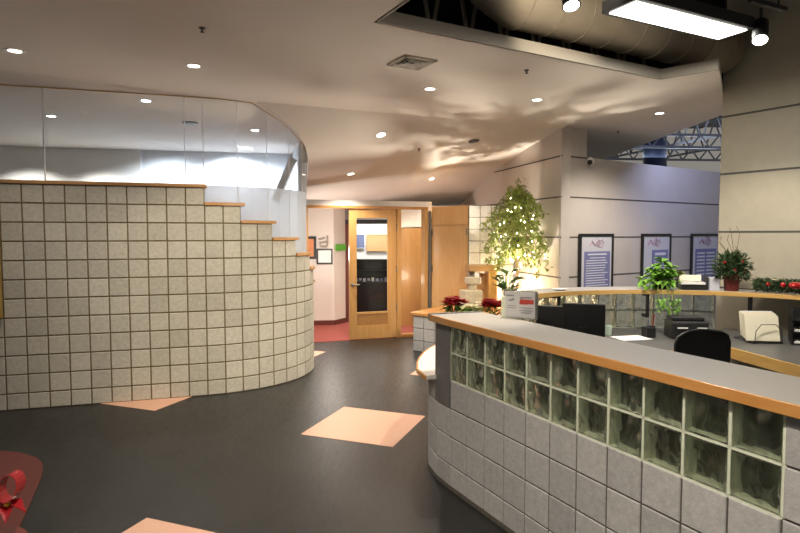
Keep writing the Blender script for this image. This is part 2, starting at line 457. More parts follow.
# warped slope towards the doors, running on over the free-standing door partition and closet
nu, nv = 18, 18
def poly_at(pts, t):
    L = [0]
    for a, b in zip(pts, pts[1:]): L.append(L[-1] + (Vector(b) - Vector(a)).length)
    t *= L[-1]
    for k in range(len(pts) - 1):
        if t <= L[k + 1] + 1e-9:
            w = (t - L[k]) / (L[k + 1] - L[k]); return Vector(pts[k]).lerp(Vector(pts[k + 1]), w)
    return Vector(pts[-1])
left3 = [Vector(g) for g in gl_edge] + [Vector((-2.1, 12.9, 2.30))]; left3[0].z = CZ
right3 = [Vector((2.42, 8.75, CZ)), Vector((2.17, 9.68, 3.34)), Vector((1.92, 10.62, 3.17)), Vector((1.75, 11.3, 3.0)), Vector((1.32, 12.9, 2.52))]
DW0 = Vector((-1.589, 9.93)); dd = Vector((.943, .331)); dn = Vector((.331, -.943))    # door wall line and its normal to the lobby
base = len(cg.v)
for v in range(nv + 1):
    tv = v / nv
    l = poly_at(left3, tv); r = poly_at(right3, tv)
    for u in range(nu + 1):
        q = l.lerp(r, u / nu)
        q.z = l.z + (r.z - l.z) * (1 - (1 - u / nu) ** 1.35)
        if v == 0: q.z = CZ
        cg.v.append(tuple(q))
slope_faces = len(cg.f)
for v in range(nv):
    for u in range(nu):
        a = base + v * (nu + 1) + u
        cg.f.append((a, a + 1, a + nu + 2, a + nu + 1))
# upstand that closes the step between the flat and the sloping part along the glass
nb = len(cg.v)
for g in gl_edge: cg.v += [g, (g[0], g[1], CZ)]
for k in range(len(gl_edge) - 1): cg.f.append((nb + 2 * k, nb + 2 * k + 1, nb + 2 * k + 3, nb + 2 * k + 2))
ceil = struct(cg.build('ceiling', 'ceiling', origin=(0, 0, CZ)))
for p_ in ceil.data.polygons:
    if slope_faces <= p_.index < slope_faces + nu * nv: p_.use_smooth = True
# grey ceiling beyond the curved edge (a little higher, its edge is the curve)
gr = [tuple(hole_p)] + edge_curve[1:] + [(2.36, 9.1), (2.9, 8.98), (3.4, 9.35), (4.3, 13.2), (4.38, 7.3), (3.70, 6.75)]
gr = [(3.05, 5.65), (2.86, 6.06), (2.68, 6.55), (2.54, 7.2), (2.45, 8.0), (2.42, 8.75), (2.3, 9.2), (2.6, 13.2), (4.4, 13.2), (4.36, 7.2), (3.70, 6.75)]
struct(MB().prism(gr, CZ + .04, CZ + .12).build('ceiling_side', 'ceiling'))
# fascia boards round the opening
fa = MB()
fpts = [Vector((1.3, 1.8)), hole_a, hole_b, hole_p]
for a, b in zip(fpts, fpts[1:]):
    fa.bar((a.x, a.y, CZ + .05), (b.x, b.y, CZ + .05), .03, .10)
struct(fa.build('trim_opening', 'fascia'))
struct(MB().box((0, 6.5, 5.25), (19, 24, .1)).build('ceiling_deck', 'deck'))

struct(MB().prism([(-6, 8.2), (1.2, 8.2), (4.3, 7.25), (4.3, 7.33), (1.2, 8.3), (-6, 8.3)], CZ + .13, 5.2).build('wall_added_blackout', 'deck'))  # added dark wall, keeps the lit hall deck out of the opening
# ------------------------------------------------------------------ walls
def panel_wall(name, mat, a, b, z0, z1, th, seams, z1b=None, parent_seam=True):
    """vertical wall from a to b (2D), face on the right-hand side of a->b is at the line; horizontal seams"""
    a = Vector(a); b = Vector(b); d = (b - a).normalized(); n = Vector((d.y, -d.x))
    q = [a, b, b - n * th, a - n * th]
    z1b = z1 if z1b is None else z1b
    vs = [(p_.x, p_.y, z0) for p_ in q] + [(q[0].x, q[0].y, z1), (q[1].x, q[1].y, z1b), (q[2].x, q[2].y, z1b), (q[3].x, q[3].y, z1)]
    w = struct(MB().add(vs, [(3, 2, 1, 0), (4, 5, 6, 7), (0, 1, 5, 4), (2, 3, 7, 6), (1, 2, 6, 5), (3, 0, 4, 7)]).build(name, mat))
    if seams:
        s_ = MB()
        for z in seams:
            c = (a + b) / 2 + n * .001
            s_.box((c.x, c.y, z), ((b - a).length, .006, .022), math.atan2(d.y, d.x))
        s_.build('seam', 'seam', w)
    return w
# pier: left face, right face, and the angled wall with posters
panel_wall('wall_pier', 'panelwall', (1.30, 12.95), tuple(pier), 0, 3.52, .15, [1.22, 1.83, 2.44, 3.05], 3.52)
panel_wall('wall_angled', 'panelwall', tuple(pier), (6.6, 11.5), 0, 3.06, .03, [1.22, 1.83, 2.44])
panel_wall('wall_pier_side', 'panelwall', tuple(pier), (2.89, 9.058), 3.0, 3.50, .03, [3.05])
panel_wall('wall_back', 'wallwhite', (-2.3, 12.85), (1.4, 12.85), 2.2, 2.75, .1, None)
# beige wall at the right
panel_wall('wall_right', 'beige', (3.70, 6.75), (5.6, 3.776), 0, 5.2, .2, [1.26, 1.905, 2.567, 3.218])
panel_wall('wall_right_end', 'beige', (5.3, 7.8), (3.70, 6.75), 0, 5.2, .2, None)
# wall above and beside the doors
dw = MB()
def on_dw(s_, k=0.): q = DW0 + dd * s_ + dn * k; return q
def dw_box(mb, s0, s1, z0, z1, k0, k1):
    q = [on_dw(s0, k0), on_dw(s1, k0), on_dw(s1, k1), on_dw(s0, k1)]
    mb.add([(p_.x, p_.y, z0) for p_ in q] + [(p_.x, p_.y, z1) for p_ in q], [(3, 2, 1, 0), (4, 5, 6, 7), (0, 1, 5, 4), (2, 3, 7, 6), (1, 2, 6, 5), (3, 0, 4, 7)])
    return mb
dw_box(dw, -.06, 2.30, 2.372, 2.47, 0, -.14); dw_box(dw, 2.222, 2.36, 0, 2.372, -.02, -.12)
struct(dw.build('wall_door', 'wallwhite'))
# walls of the stair hall behind the glass
panel_wall('wall_stair_left', 'wallwhite', (-9.0, 10.04), (-4.86, 10.95), 0, CZ + .1, .15, None)
panel_wall('wall_stair_return', 'wallcool', (-4.86, 10.95), (-4.80, 11.05), 0, CZ + .1, .15, None)
panel_wall('wall_stair_right', 'wallcool', (-4.83, 10.98), (-2.05, 11.53), 0, CZ + .1, .15, None)
panel_wall('wall_stair_side', 'wallcool', (-1.66, 9.95), (-2.15, 11.9), 0, CZ + .1, .06, None)
# ------------------------------------------------------------------ light fixtures in the ceiling
from mathutils.bvhtree import BVHTree
def drop_to(o, x, y, z0=1.0):
    """height and normal of the ceiling above (x, y)"""
    bv = BVHTree.FromPolygons([o.matrix_basis @ v.co for v in o.data.vertices], [p_.vertices for p_ in o.data.polygons])
    h = bv.ray_cast(Vector((x, y, z0)), Vector((0, 0, 1)))
    return (h[0].z, h[1] if h[1].z < 0 else -h[1]) if h[0] else (CZ, Vector((0, 0, -1)))
def make_can(lens):
    t = thing('recessed_light', (0, 0, 0), '', 'ceiling light')
    MB().lathe((0, 0, 0), [(.062, .012), (.062, -.004), (.086, -.004), (.088, .002), (.088, .012)], 24).build('trim_ring', 'trimwhite', t)
    MB().lathe((0, 0, 0), [(.063, .009), (.063, .0005), (.03, -.001)], 20).build('lamp_lens', lens, t)
    return t
CANS = [  # x, y, label, energy
    (-3.31, 5.08, 'round recessed ceiling light nearest the upper left corner', 55),
    (-1.93, 5.525, 'round recessed ceiling light in front of the glass screen, below a sprinkler head', 70),
    (.325, 6.39, 'round recessed ceiling light just beyond the square air vent', 90),
    (1.608, 6.905, 'round recessed ceiling light below the dark ceiling opening, right of the vent', 90),
    (-.263, 8.11, 'round recessed ceiling light between the vent and the glazed door', 110),
    (-.81, 9.64, 'left round recessed light on the sloping ceiling above the glazed door', 110),
    (.603, 11.0, 'right round recessed light on the sloping ceiling above the sidelight', 110)]
protoW = None
for x, y, lab, en in CANS:
    z, n = drop_to(ceil, x, y)
    c = make_can('canlens') if protoW is None else copy_tree(protoW)
    if protoW is None: protoW = c
    c.location = (x, y, z); c.rotation_euler = (-n).to_track_quat('Z', 'Y').to_euler()
    tag(c, lab, 'ceiling light', 'recessed lights in the lobby ceiling')
    spot('lamp_recessed_and_fill', (x, y, z - .03), (x, y, 0), en, size=125, blend=.8)
c = copy_tree(protoW); c.location = (3.47, 7.86, CZ + .04); tag(c, 'round recessed light in the grey ceiling above the framed posters', 'ceiling light', 'recessed lights in the lobby ceiling')
spot('lamp_recessed_and_fill', (3.47, 7.86, CZ), (3.6, 8.4, 0), 130, size=125, blend=.8)
protoC = make_can('coollens'); protoC.location = (-4.66, 7.85, CZ); tag(protoC, 'bright round ceiling light behind the glass screen at the left', 'ceiling light', 'recessed lights behind the glass screen')
spot('lamp_stair', (-4.66, 7.85, CZ - .03), (-4.7, 8.0, 0), 80, (1, .93, .85), 125, .8)
for x, y, lab in ((-3.0, 6.95, 'round ceiling light behind the glass, close to its left joint'), (-2.2, 8.9, 'round ceiling light behind the curved end of the glass')):
    c = copy_tree(protoC); c.location = (x, y, CZ); tag(c, lab, 'ceiling light', 'recessed lights behind the glass screen')
    spot('lamp_stair', (x, y, CZ - .03), (x, y, 0), 50, (.95, .97, 1), 125, .8)
for x, y, e in ((-6.5, 9.75, 90), (-5.3, 10.0, 90)): spot('lamp_wall_washer', (x, y, CZ - .05), (x, y + .5, 0), e, (1, .96, .9), 120, .5)
for x, y, e in ((-4.2, 10.3, 85), (-3.15, 10.8, 100), (-2.5, 10.4, 85)): spot('lamp_wall_washer', (x, y, CZ - .05), (x, y + .6, .8), e, (.84, .91, 1), 150, .6)
# unseen fill lamps added behind the camera to brighten the counter and lobby
for x, y, e in ((-3.2, 1.8, 18), (-3.4, -1.2, 30), (.2, -1.0, 170), (3.4, -1.0, 40), (-.5, 1.5, 260)):
    spot('lamp_recessed_and_fill', (x, y, CZ - .03), (x, y, 0), e, size=140, blend=.8)

# sprinklers, speaker, vent, camera
def make_sprinkler():
    t = thing('sprinkler_head', (0, 0, 0), '', 'sprinkler')
    MB().lathe((0, 0, 0), [(.026, .004), (.026, -.004), (.010, -.007), (.008, -.022), (.004, -.028)], 12).build('sprinkler_body', 'black', t)
    MB().lathe((0, 0, 0), [(.006, -.026), (.017, -.030), (.017, -.033), (.004, -.035)], 12).build('deflector', 'black', t)
    return t
pr = None
for x, y, lab in ((-1.51, 4.52, 'small dark sprinkler head in the ceiling above the left recessed lights'), (1.215, 5.66, 'small dark sprinkler head beside the dark ceiling opening'),
                  (.29, 8.93, 'small dark sprinkler head near the middle of the lobby ceiling'), (3.42, 9.2, 'small dark sprinkler head in the grey ceiling above the posters')):
    z, n = drop_to(ceil, x, y) if x < 3 else (CZ + .04, Vector((0, 0, -1)))
    c = make_sprinkler() if pr is None else copy_tree(pr)
    pr = pr or c
    c.location = (x, y, z); tag(c, lab, 'sprinkler', 'sprinkler heads')
z, n = drop_to(ceil, 1.13, 8.98)
t = thing('ceiling_speaker', (1.13, 8.98, z), 'dark round speaker in the lobby ceiling near the pier', 'speaker')
MB().lathe((1.13, 8.98, z), [(.085, .01), (.085, -.006), (.07, -.012)], 20).build('speaker_grille', 'black', t)
t.rotation_euler = (-n).to_track_quat('Z', 'Y').to_euler()
t = thing('ceiling_speaker', (-2.97, 8.3, CZ), 'dark round speaker seen through the glass screen', 'speaker')
MB().lathe((-2.97, 8.3, CZ), [(.11, .01), (.11, -.006), (.09, -.014)], 20).build('speaker_grille', 'black', t)
# square air vent
vx, vy, vr = .108, 5.40, math.atan2(.493, .87)
t = thing('air_vent', (vx, vy, CZ), 'square louvred air vent in the lobby ceiling', 'air vent')
fr_ = MB()
for k in range(4):
    a = vr + k * math.pi / 2
    fr_.box((vx + math.cos(a) * .15, vy + math.sin(a) * .15, CZ - .006), (.04, .34, .016), a)
fr_.build('vent_frame', 'fascia', t)
MB().box((vx, vy, CZ - .001), (.28, .28, .004), vr).build('vent_backing', 'black', t)
for k in range(3):
    w = .125 - k * .04
    lv = MB()
    for q in range(4):
        a = vr + q * math.pi / 2
        lv.box((vx + math.cos(a) * w, vy + math.sin(a) * w, CZ - .012), (.026, w * 2 + .02, .004), a, ('Y', .6))
    lv.build('louvre', 'trimwhite', t)
t = thing('security_camera', (2.93, 8.98, 3.02), 'small white security camera on the corner of the pier', 'security camera')
MB().box((2.93, 9.04, 3.02), (.06, .06, .09)).build('bracket', 'trimwhite', t)
MB().tube([(2.95, 9.03, 2.99), (2.89, 8.90, 2.97)], .05, 14).build('camera_housing', 'trimwhite', t, True)
MB().tube([(2.891, 8.902, 2.97), (2.884, 8.887, 2.968)], .038, 14).build('lens', 'black', t)

# ------------------------------------------------------------------ inside the ceiling opening: joists, duct, fluorescent, track lights
e1 = Vector((.87, .493)); e2 = Vector((.493, -.87))
def joist(p0, p1, zb, zt, mat, label, n=14):
    p0 = Vector(p0); p1 = Vector(p1)
    t = thing('steel_joist', ((p0.x + p1.x) / 2, (p0.y + p1.y) / 2, zb), label, 'joist', 'open web steel joists')
    MB().bar((p0.x, p0.y, zb), (p1.x, p1.y, zb), .06, .05).build('bottom_chord', mat, t)
    MB().bar((p0.x, p0.y, zt), (p1.x, p1.y, zt), .06, .05).build('top_chord', mat, t)
    w = MB()
    for k in range(n):
        a = p0.lerp(p1, k / n); b = p0.lerp(p1, (k + .5) / n); c_ = p0.lerp(p1, (k + 1) / n)
        w.bar((a.x, a.y, zb), (b.x, b.y, zt), .028); w.bar((b.x, b.y, zt), (c_.x, c_.y, zb), .028)
    w.build('web', mat, t)
for k, (o, lab) in enumerate(((-.75, 'dark open web steel joist just inside the ceiling opening'), (.5, 'dark open web steel joist above the round duct'), (1.7, 'dark open web steel joist nearest in the ceiling opening'))):
    a = hole_a - e1 * 1.2 + Vector((0, 0)) - e2 * (-o); b = a + e1 * 6.2
    a = hole_a + e2 * o - e1 * 1.2; b = a + e1 * 5.2
    joist(a, b, 3.72 if k == 0 else 4.3, 4.75, 'joist', lab, 12)
# round duct with an upturned end
da, db = Vector((.98, 5.16, 3.93)), Vector((3.62, 6.62, 3.93))
t = thing('air_duct', tuple(da), 'round beige sheet metal duct across the ceiling opening', 'duct')
MB().tube([da + Vector((-.36, -.20, .62)), da + Vector((-.30, -.17, .30)), da + Vector((-.17, -.1, .08)), da, da.lerp(db, .5), db], [.25, .25, .25, .25, .25, .25], 28).build('duct_run', 'duct', t, True)
for k in range(9):
    q = da.lerp(db, .02 + k * .115)
    ring = MB(); dv = (db - da).normalized()
    ring.tube([q - dv * .012, q + dv * .012], .257, 28)
    ring.build('duct_collar', 'duct', t)
# fluorescent fixture
fc = Vector((2.21, 4.664, 3.55)); fa_ = math.atan2(.56, 1.1)
t = thing('fluorescent_light', tuple(fc), 'bright rectangular fluorescent light in the ceiling opening', 'ceiling light')
MB().box((fc.x, fc.y, fc.z + .045), (1.34, .34, .09), fa_).build('housing', 'black', t)
MB().box((fc.x, fc.y, fc.z - .004), (1.28, .25, .008), fa_).build('diffuser', 'tube', t)
for s_ in (-1, 1):
    q = fc + Vector((math.cos(fa_), math.sin(fa_), 0)) * s_ * .55
    MB().tube([(q.x, q.y, fc.z + .09), (q.x, q.y, 5.2)], .006, 6).build('hanger', 'black', t)
area('lamp_fluorescent', (fc.x, fc.y, fc.z - .012), (fc.x, fc.y, 0), 40, 1.28, (1, .95, .85), .25).rotation_euler = (0, 0, fa_)
# lighting track with heads
tr0 = Vector((2.78, 4.72, 3.74)); tr1 = Vector((3.2, 4.93, 3.74))
t = thing('light_track', tuple(tr0), 'black lighting track bar above the right spotlight', 'light track')
MB().bar(tr0, tr1, .04, .035).build('track_bar', 'black', t)
MB().tube([tr0.lerp(tr1, .8), tr0.lerp(tr1, .8) + Vector((0, 0, 1.45))], .008, 6).build('hanger', 'black', t)
def track_head(pos, aim, lab, stem=.1):
    stem = min(stem, .17)
    pos = Vector(pos); d = (Vector(aim) - pos).normalized()
    t = thing('track_spotlight', tuple(pos), lab, 'spotlight', 'track spotlights')
    MB().tube([pos - d * .20, pos - d * .19, pos - d * .015, pos], [.045, .058, .058, .064], 20).build('lamp_can', 'black', t)
    MB().tube([pos - d * .004, pos + d * .002], .054, 20).build('lamp_lens', 'canlens', t)
    q = pos - d * .12
    MB().tube([q, q + Vector((0, 0, stem))], .012, 8).build('stem', 'black', t)
    return pos + d * .01
p1 = track_head((2.90, 4.766, 3.44), (2.2, 3.6, 1.2), 'black track spotlight shining at the right end of the fluorescent light', .2)
p2 = track_head((1.19, 4.12, 3.46), (1.3, 3.2, 1.0), 'black track spotlight left of the fluorescent light', .2)
spot('lamp_track_and_fill', p1, (3.6, 6.2, 1.0), 165, size=75)
spot('lamp_track_and_fill', (1.75, 3.3, 3.5), (-1.7, 7.0, 1.1), 420, (1, .86, .64), 42, .8)  # added fill without a head, brightens the curved end of the left wall
spot('lamp_track_and_fill', (1.9, 3.2, 3.5), (.85, 9.9, 1.3), 460, (1, .88, .7), 30, .8)  # added fill without a head, brightens the closet front
spot('lamp_track_and_fill', p2, (-.2, 5.5, 0), 260, (1, .84, .66), 70, .7)

# trusses, duct and fluorescent in the open ceiling beyond the angled wall
for k, x in enumerate((4.15, 6.5, 8.0)):
    joist((x - .6, 17), (x + 1.4, 9.8), 4.05, 4.75, 'joistl', ('grey steel joist beyond the angled wall, behind the blue duct', 'grey steel joist over the angled wall, right of the blue duct', 'grey steel joist farthest right above the angled wall')[k], 12)
for k, y in enumerate((12.2, 14.2)):
    joist((3.2, y), (10, y + .6), 3.72, 3.98, 'joistl', ('low grey joist running across behind the angled wall', 'far low grey joist running across behind the angled wall')[k], 16)
struct(MB().box((7.5, 13.2, 5.12), (8, 9, .06)).build('ceiling_deck_far', 'deckl'))
t = MB().tube([(5.62, 12.8, 2.6), (5.55, 12.8, 4.0), (5.43, 12.8, 5.02)], .24, 20).build('vertical_duct', 'blueduct', None, True)
tag(t, 'dark blue round duct rising behind the angled wall', 'duct')
area('lamp_hall', (6.0, 13.2, 3.6), (6.0, 13.0, 5.2), 14, 1.6, (.75, .84, 1))
area('lamp_cool_strip', (4.9, 8.6, 4.3), (4.6, 10.2, 2.4), 32, 1.2, (.50, .58, 1), .3)

# ------------------------------------------------------------------ glass screen on the stepped wall
t = thing('glass_screen', (LP[lead].x, LP[lead].y, 2.45), 'tall frameless glass screen standing on the stepped block wall', 'glass screen')
gp = offs(LP, -.10)
def glass_top(p_):
    """underside of the ceiling above a point of the screen"""
    best = CZ
    if p_.x > -1.75 and p_.y > 6.9:
        d0 = 1e9
        for a, b in zip(gl_edge, gl_edge[1:]):
            a = Vector(a); b = Vector(b)
            for k in range(11):
                q = a.lerp(b, k / 10); dist = (q.xy - p_).length
                if dist < d0: d0 = dist; best = q.z
    return best - .004
panels = [(0, lead - 8)] + [(lead - 8, lead - 1), (lead - 1, lead), (lead, lead + 2), (lead + 2, lead + 4), (lead + 4, lead + 6), (lead + 6, lead + 8), (lead + 8, lead + 10)]
def curtain(mb, idx, th, zb, zt, gap=.0):
    pts = [gp[i] for i in idx]
    A = []; B_ = []
    for k, i in enumerate(idx):
        n = outn(LP, min(i, len(LP) - 2))
        A.append(gp[i] + n * th / 2); B_.append(gp[i] - n * th / 2)
    if gap:
        dA = (A[1] - A[0]).normalized() * gap; A[0] = A[0] + dA; B_[0] = B_[0] + dA
        dB = (A[-2] - A[-1]).normalized() * gap; A[-1] = A[-1] + dB; B_[-1] = B_[-1] + dB
    for k in range(len(idx) - 1):
        q = [A[k], A[k + 1], B_[k + 1], B_[k]]
        z1 = [zt(A[k]), zt(A[k + 1]), zt(A[k + 1]), zt(A[k])]
        vs = [(p_.x, p_.y, zb) for p_ in q] + [(p_.x, p_.y, zz) for p_, zz in zip(q, z1)]
        fs = [(0, 1, 5, 4), (2, 3, 7, 6), (4, 5, 6, 7), (3, 2, 1, 0)]
        if k == 0: fs.append((3, 0, 4, 7))
        if k == len(idx) - 2: fs.append((1, 2, 6, 5))
        mb.add(vs, fs)
    return mb
for a, b in panels:
    idx = list(range(a, b + 1)); zb = steps[a] + .039
    low = zb < 2.44
    curtain(MB(), idx, .012, 2.45 if low else zb, glass_top, .003).build('glass_panel', 'glass', t)
    if low: part_label(curtain(MB(), idx, .012, zb, lambda p_: 2.447, .003).build('frosted_panel', 'frosted', t), 'frosted lower glass panel')
for k, i in enumerate((lead - 8, lead - 1, lead, lead + 2, lead + 4, lead + 6, lead + 8)):
    zb = steps[i] + .04; q = gp[i]
    MB().bar((q.x, q.y, zb), (q.x, q.y, glass_top(q) - .005), .010 if k == 0 else .005, .013).build('glass_joint', 'silicone', t)
hd = MB()
hp = [(*gp[i], glass_top(gp[i]) - .002) for i in range(0, lead + 10)]
hd.tube(hp, .006, 6); hd.build('head_channel', 'woodpale', t)
# pale diagonal beam beyond the glass
bm_ = MB().bar((-1.86, 10.2, 3.2), (-2.18, 10.2, 2.45), .12, .12).build('diagonal_brace', 'wallwhite')
tag(bm_, 'pale diagonal brace leaning behind the curved end of the glass', 'brace')

# ------------------------------------------------------------------ gold framed picture at the left edge
d = Vector((math.cos(R(16.7)), math.sin(R(16.7)))); n = Vector((d.y, -d.x))
pr_ = Vector((-4.18, 6.085)) + n * .03
t = thing('framed_picture', (pr_.x, pr_.y, 1.0), 'gold framed picture hanging on the block wall at the left edge', 'picture')
def pbox(mb, s0, s1, z0, z1, th, k=.0):
    c = pr_ + d * (s0 + s1) / 2 + n * k
    mb.box((c.x, c.y, (z0 + z1) / 2), (s1 - s0, th, z1 - z0), R(16.7))
fr_ = MB(); pbox(fr_, -.07, -.005, 1.0, 2.02, .05); pbox(fr_, -.9, -.835, 1.0, 2.02, .05); pbox(fr_, -.84, -.06, 1.0, 1.07, .05); pbox(fr_, -.84, -.06, 1.95, 2.02, .05)
fr_.build('picture_frame', 'gold', t, bevel=.006)
cv = MB(); pbox(cv, -.84, -.06, 1.06, 1.96, .02); cv.build('canvas', 'canvas', t)

# ------------------------------------------------------------------ doors
D1 = thing('door_frame', (*on_dw(1.1), 0), 'honey wood door frame between the curved wall and the wooden closet', 'door frame')
fm = MB()
dw_box(fm, -.05, 0.015, 0, 2.37, .03, -.14); dw_box(fm, 2.15, 2.22, 0, 2.37, .03, -.14); dw_box(fm, 1.625, 1.70, 0, 2.33, .03, -.14)
fm.build('jamb', 'wood', D1, bevel=.004)
dw_box(MB(), -.05, 2.22, 2.325, 2.372, .032, -.14).build('head', 'woodh', D1, bevel=.004)
dw_box(MB(), 1.70, 2.15, 0.0, .05, .03, -.14).build('sill', 'woodh', D1)
dw_box(MB(), 1.70, 2.15, .05, 2.325, -.05, -.058).build('sidelight_glass', 'glass', D1)
DR = struct(thing('door_1', (*on_dw(1.18), 0), 'honey wood door with a tall glass pane', 'door'))
lf = MB()
L0, L1 = .742, 1.618
g0, g1 = .875, 1.455
dw_box(lf, L0, g0, .012, 2.315, .0, -.045); dw_box(lf, g1, L1, .012, 2.315, .0, -.045)
dw_box(lf, g0, g1, .012, .25, .0, -.045); dw_box(lf, g0, g1, .455, .49, .0, -.045); dw_box(lf, g0, g1, 2.165, 2.315, .0, -.045)
lf.build('door_leaf', 'wood', DR)
dw_box(MB(), g0, g1, .25, .455, -.012, -.035).build('bottom_panel', 'wooddark', DR)
dw_box(MB(), g0, g1, .49, 2.165, -.018, -.026).build('door_glass', 'glass', DR)
hnd = MB(); a = on_dw(L0 + .06, .0); b = on_dw(L0 + .06, .06); c_ = on_dw(L0 + .17, .06)
hnd.tube([(a.x, a.y, .99), (b.x, b.y, .99)], .014, 10); hnd.tube([(b.x, b.y, .99), (c_.x, c_.y, .99)], .012, 10)
hnd.build('door_handle', 'silver', DR)
rs = MB(); rs.tube([(a.x, a.y, .99), (*on_dw(L0 + .06, .012), .99)], .034, 14); rs.build('rosette', 'silver', DR)
for z in (.55, 1.25, 2.0):
    q = on_dw(1.622, .012); MB().tube([(q.x, q.y, z - .06), (q.x, q.y, z + .06)], .012, 8).build('hinge', 'metalgrey', DR)

# closet with tall wood doors right of the entrance
ca = Vector((.57, 10.64)); cb = Vector((1.165, 9.985)); cdv = (cb - ca).normalized(); cn = Vector((cdv.y, -cdv.x)); cl = (cb - ca).length
t = thing('wooden_closet', (*((ca + cb) / 2), 0), 'tall honey wood closet between the door frame and the pale block pillar', 'closet')
def cbox(mb, s0, s1, z0, z1, k0, k1):
    q = [ca + cdv * s0 + cn * k0, ca + cdv * s1 + cn * k0, ca + cdv * s1 + cn * k1, ca + cdv * s0 + cn * k1]
    mb.add([(p_.x, p_.y, z0) for p_ in q] + [(p_.x, p_.y, z1) for p_ in q], [(3, 2, 1, 0), (4, 5, 6, 7), (0, 1, 5, 4), (2, 3, 7, 6), (1, 2, 6, 5), (3, 0, 4, 7)]); return mb
cbox(MB(), 0, cl, 0, 2.375, -.022, -.30).build('carcass', 'woodcloset', t)
cbox(MB(), .02, cl - .006, 2.045, 2.37, 0, -.019).build('upper_panel', 'woodcloset', t)
dr = cbox(MB(), .02, cl - .006, .02, 2.025, 0, -.019).build('door', 'woodcloset', t)
for s_, z in ((.03, 1.9), (.03, 1.25), (cl - .02, 1.92)):
    q = ca + cdv * s_ + cn * .008; MB().tube([(q.x, q.y, z - .06), (q.x, q.y, z + .06)], .013, 8).build('hinge', 'metalgrey', dr)
q = ca + cdv * -.02 + cn * .01
MB().tube([(q.x, q.y, .02), (q.x, q.y, 2.3)], .022, 10).build('edge_post', 'metalgrey', t)

# pale block pillar wall right of the closet
wp = [Vector((1.18, 9.97)) + Vector((.985, .174)) * P8 * k for k in range(5)]
wr = [.135 + P8 * k for k in range(12)]
cw = struct(wall_core(MB(), wp, [0] * 4, [2.375] * 4, -.009, -.18).build('wall_pillar', 'mortar_grey'))
block_faces(MB(), wp, wr, [2.38] * 4).build('block_facing', 'cmu_white', cw)

# ------------------------------------------------------------------ room seen through the doors
panel_wall('wall_office_left', 'wallpink', (-2.9, 11.75), (-1.36, 11.92), 0, 2.45, .1, None)
panel_wall('wall_office_corner', 'wallpink', (-1.36, 11.92), (-1.16, 12.3), 0, 2.45, .1, None)
struct(MB().box((-2.1, 11.82, .05), (1.5, .03, .1), math.atan2(.17, 1.54)).build('baseboard_office', 'basered'))
struct(MB().box((-1.245, 12.10, .05), (.42, .03, .1), math.atan2(.38, .2)).build('baseboard_corner', 'basered'))
panel_wall('wall_office_back', 'wallwhite', (-1.3, 14.6), (1.5, 14.9), 0, 2.45, .1, None)
panel_wall('wall_office_right', 'wallpink', (.02, 11.75), (1.5, 11.95), 2.02, 2.45, .1, None)
panel_wall('wall_office_divider', 'wallwhite', (.05, 15), (.05, 11.8), 0, 2.45, .06, None)
struct(MB().prism([(-2.9, 11.85), (-1.36, 12.02), (.0, 11.9), (1.5, 12.0), (1.5, 15.2), (-2.9, 15.2)], 2.42, 2.455).build('ceiling_office', 'ceiling'))
ob = struct(thing('door_2', (.45, 11.8, 0), 'plain brown wood door seen through the sidelight', 'door'))
MB().box((.50, 11.80, 1.0), (.96, .045, 2.0), math.atan2(.2, 1.48)).build('door_leaf', 'wooddark', ob)
# dark frame of the inner doorway
t = thing('inner_door_frame', (-1.13, 12.3, 0), 'dark brown inner door frame behind the glazed door', 'door frame')
MB().box((-1.13, 12.36, 1.05), (.07, .12, 2.1)).build('jamb', 'basered', t)
MB().box((-.55, 12.36, 2.14), (1.3, .12, .09)).build('head', 'black', t)
area('lamp_office', (-.6, 13.6, 2.4), (-.6, 13.6, 0), 38, .8, (1, .97, .93))
point('fill_corridor', (-1.30, 10.9, 1.5), 20, (1, .92, .82), .12)  # added fill with no fixture, lights the sloping ceiling over the partition
point('fill_corridor', (.22, 11.2, 1.0), 5, (1, .90, .76), .1)  # second added fill for the ceiling above the closet, no fixture

def wall_frame(name, c, w, h, ang, fw, fmat, inmat, label, cat):
    c = Vector(c); a = Vector((math.cos(ang), math.sin(ang), 0)); nrm = Vector((a.y, -a.x, 0))
    t = thing(name, tuple(c - Vector((0, 0, h / 2))), label, cat)
    f_ = MB()
    for sx in (-1, 1): f_.box(tuple(c + a * sx * (w / 2 - fw / 2)), (fw, .03, h), ang)
    for sz in (-1, 1): f_.box(tuple(c + Vector((0, 0, sz * (h / 2 - fw / 2)))), (w - 2 * fw, .03, fw), ang)
    f_.build('picture_frame', fmat, t)
    MB().box(tuple(c - nrm * .002), (w - 2 * fw, .012, h - 2 * fw), ang).build('print', inmat, t)
    return t, a, nrm, c
wa = math.atan2(.17, 1.54)
def owall(px): x = px; y = 11.75 + (x + 2.9) * .17 / 1.54; return x, y
x, y = owall(-1.86); wall_frame('framed_picture', (x, y - .02, 1.60), .30, .46, wa, .05, 'black', 'orange', 'dark framed orange picture on the office wall', 'picture')
x, y = owall(-1.545); wall_frame('framed_certificate', (x, y - .02, 1.42), .33, .32, wa, .035, 'black', 'paper', 'black framed white certificate on the office wall', 'certificate')
x, y = owall(-1.57); t = thing('metal_wall_logo', (x, y - .02, 1.72), 'small grey metal logo on the office wall above the certificate', 'wall logo')
lg = MB(); Z = 1.72
lg.tube([(x + .09, y - .03, Z + .12), (x + .09, y - .03, Z - .06), (x + .06, y - .03, Z - .10), (x - .04, y - .03, Z - .10), (x - .07, y - .03, Z - .06)], .018, 8)
lg.tube([(x - .09, y - .03, Z + .05), (x - .03, y - .03, Z + .06), (x + .03, y - .03, Z + .08)], .016, 8)
lg.tube([(x - .07, y - .03, Z - .02), (x + .02, y - .03, Z - .01), (x + .09, y - .03, Z - .0)], .016, 8)
lg.build('emblem', 'silver', t)
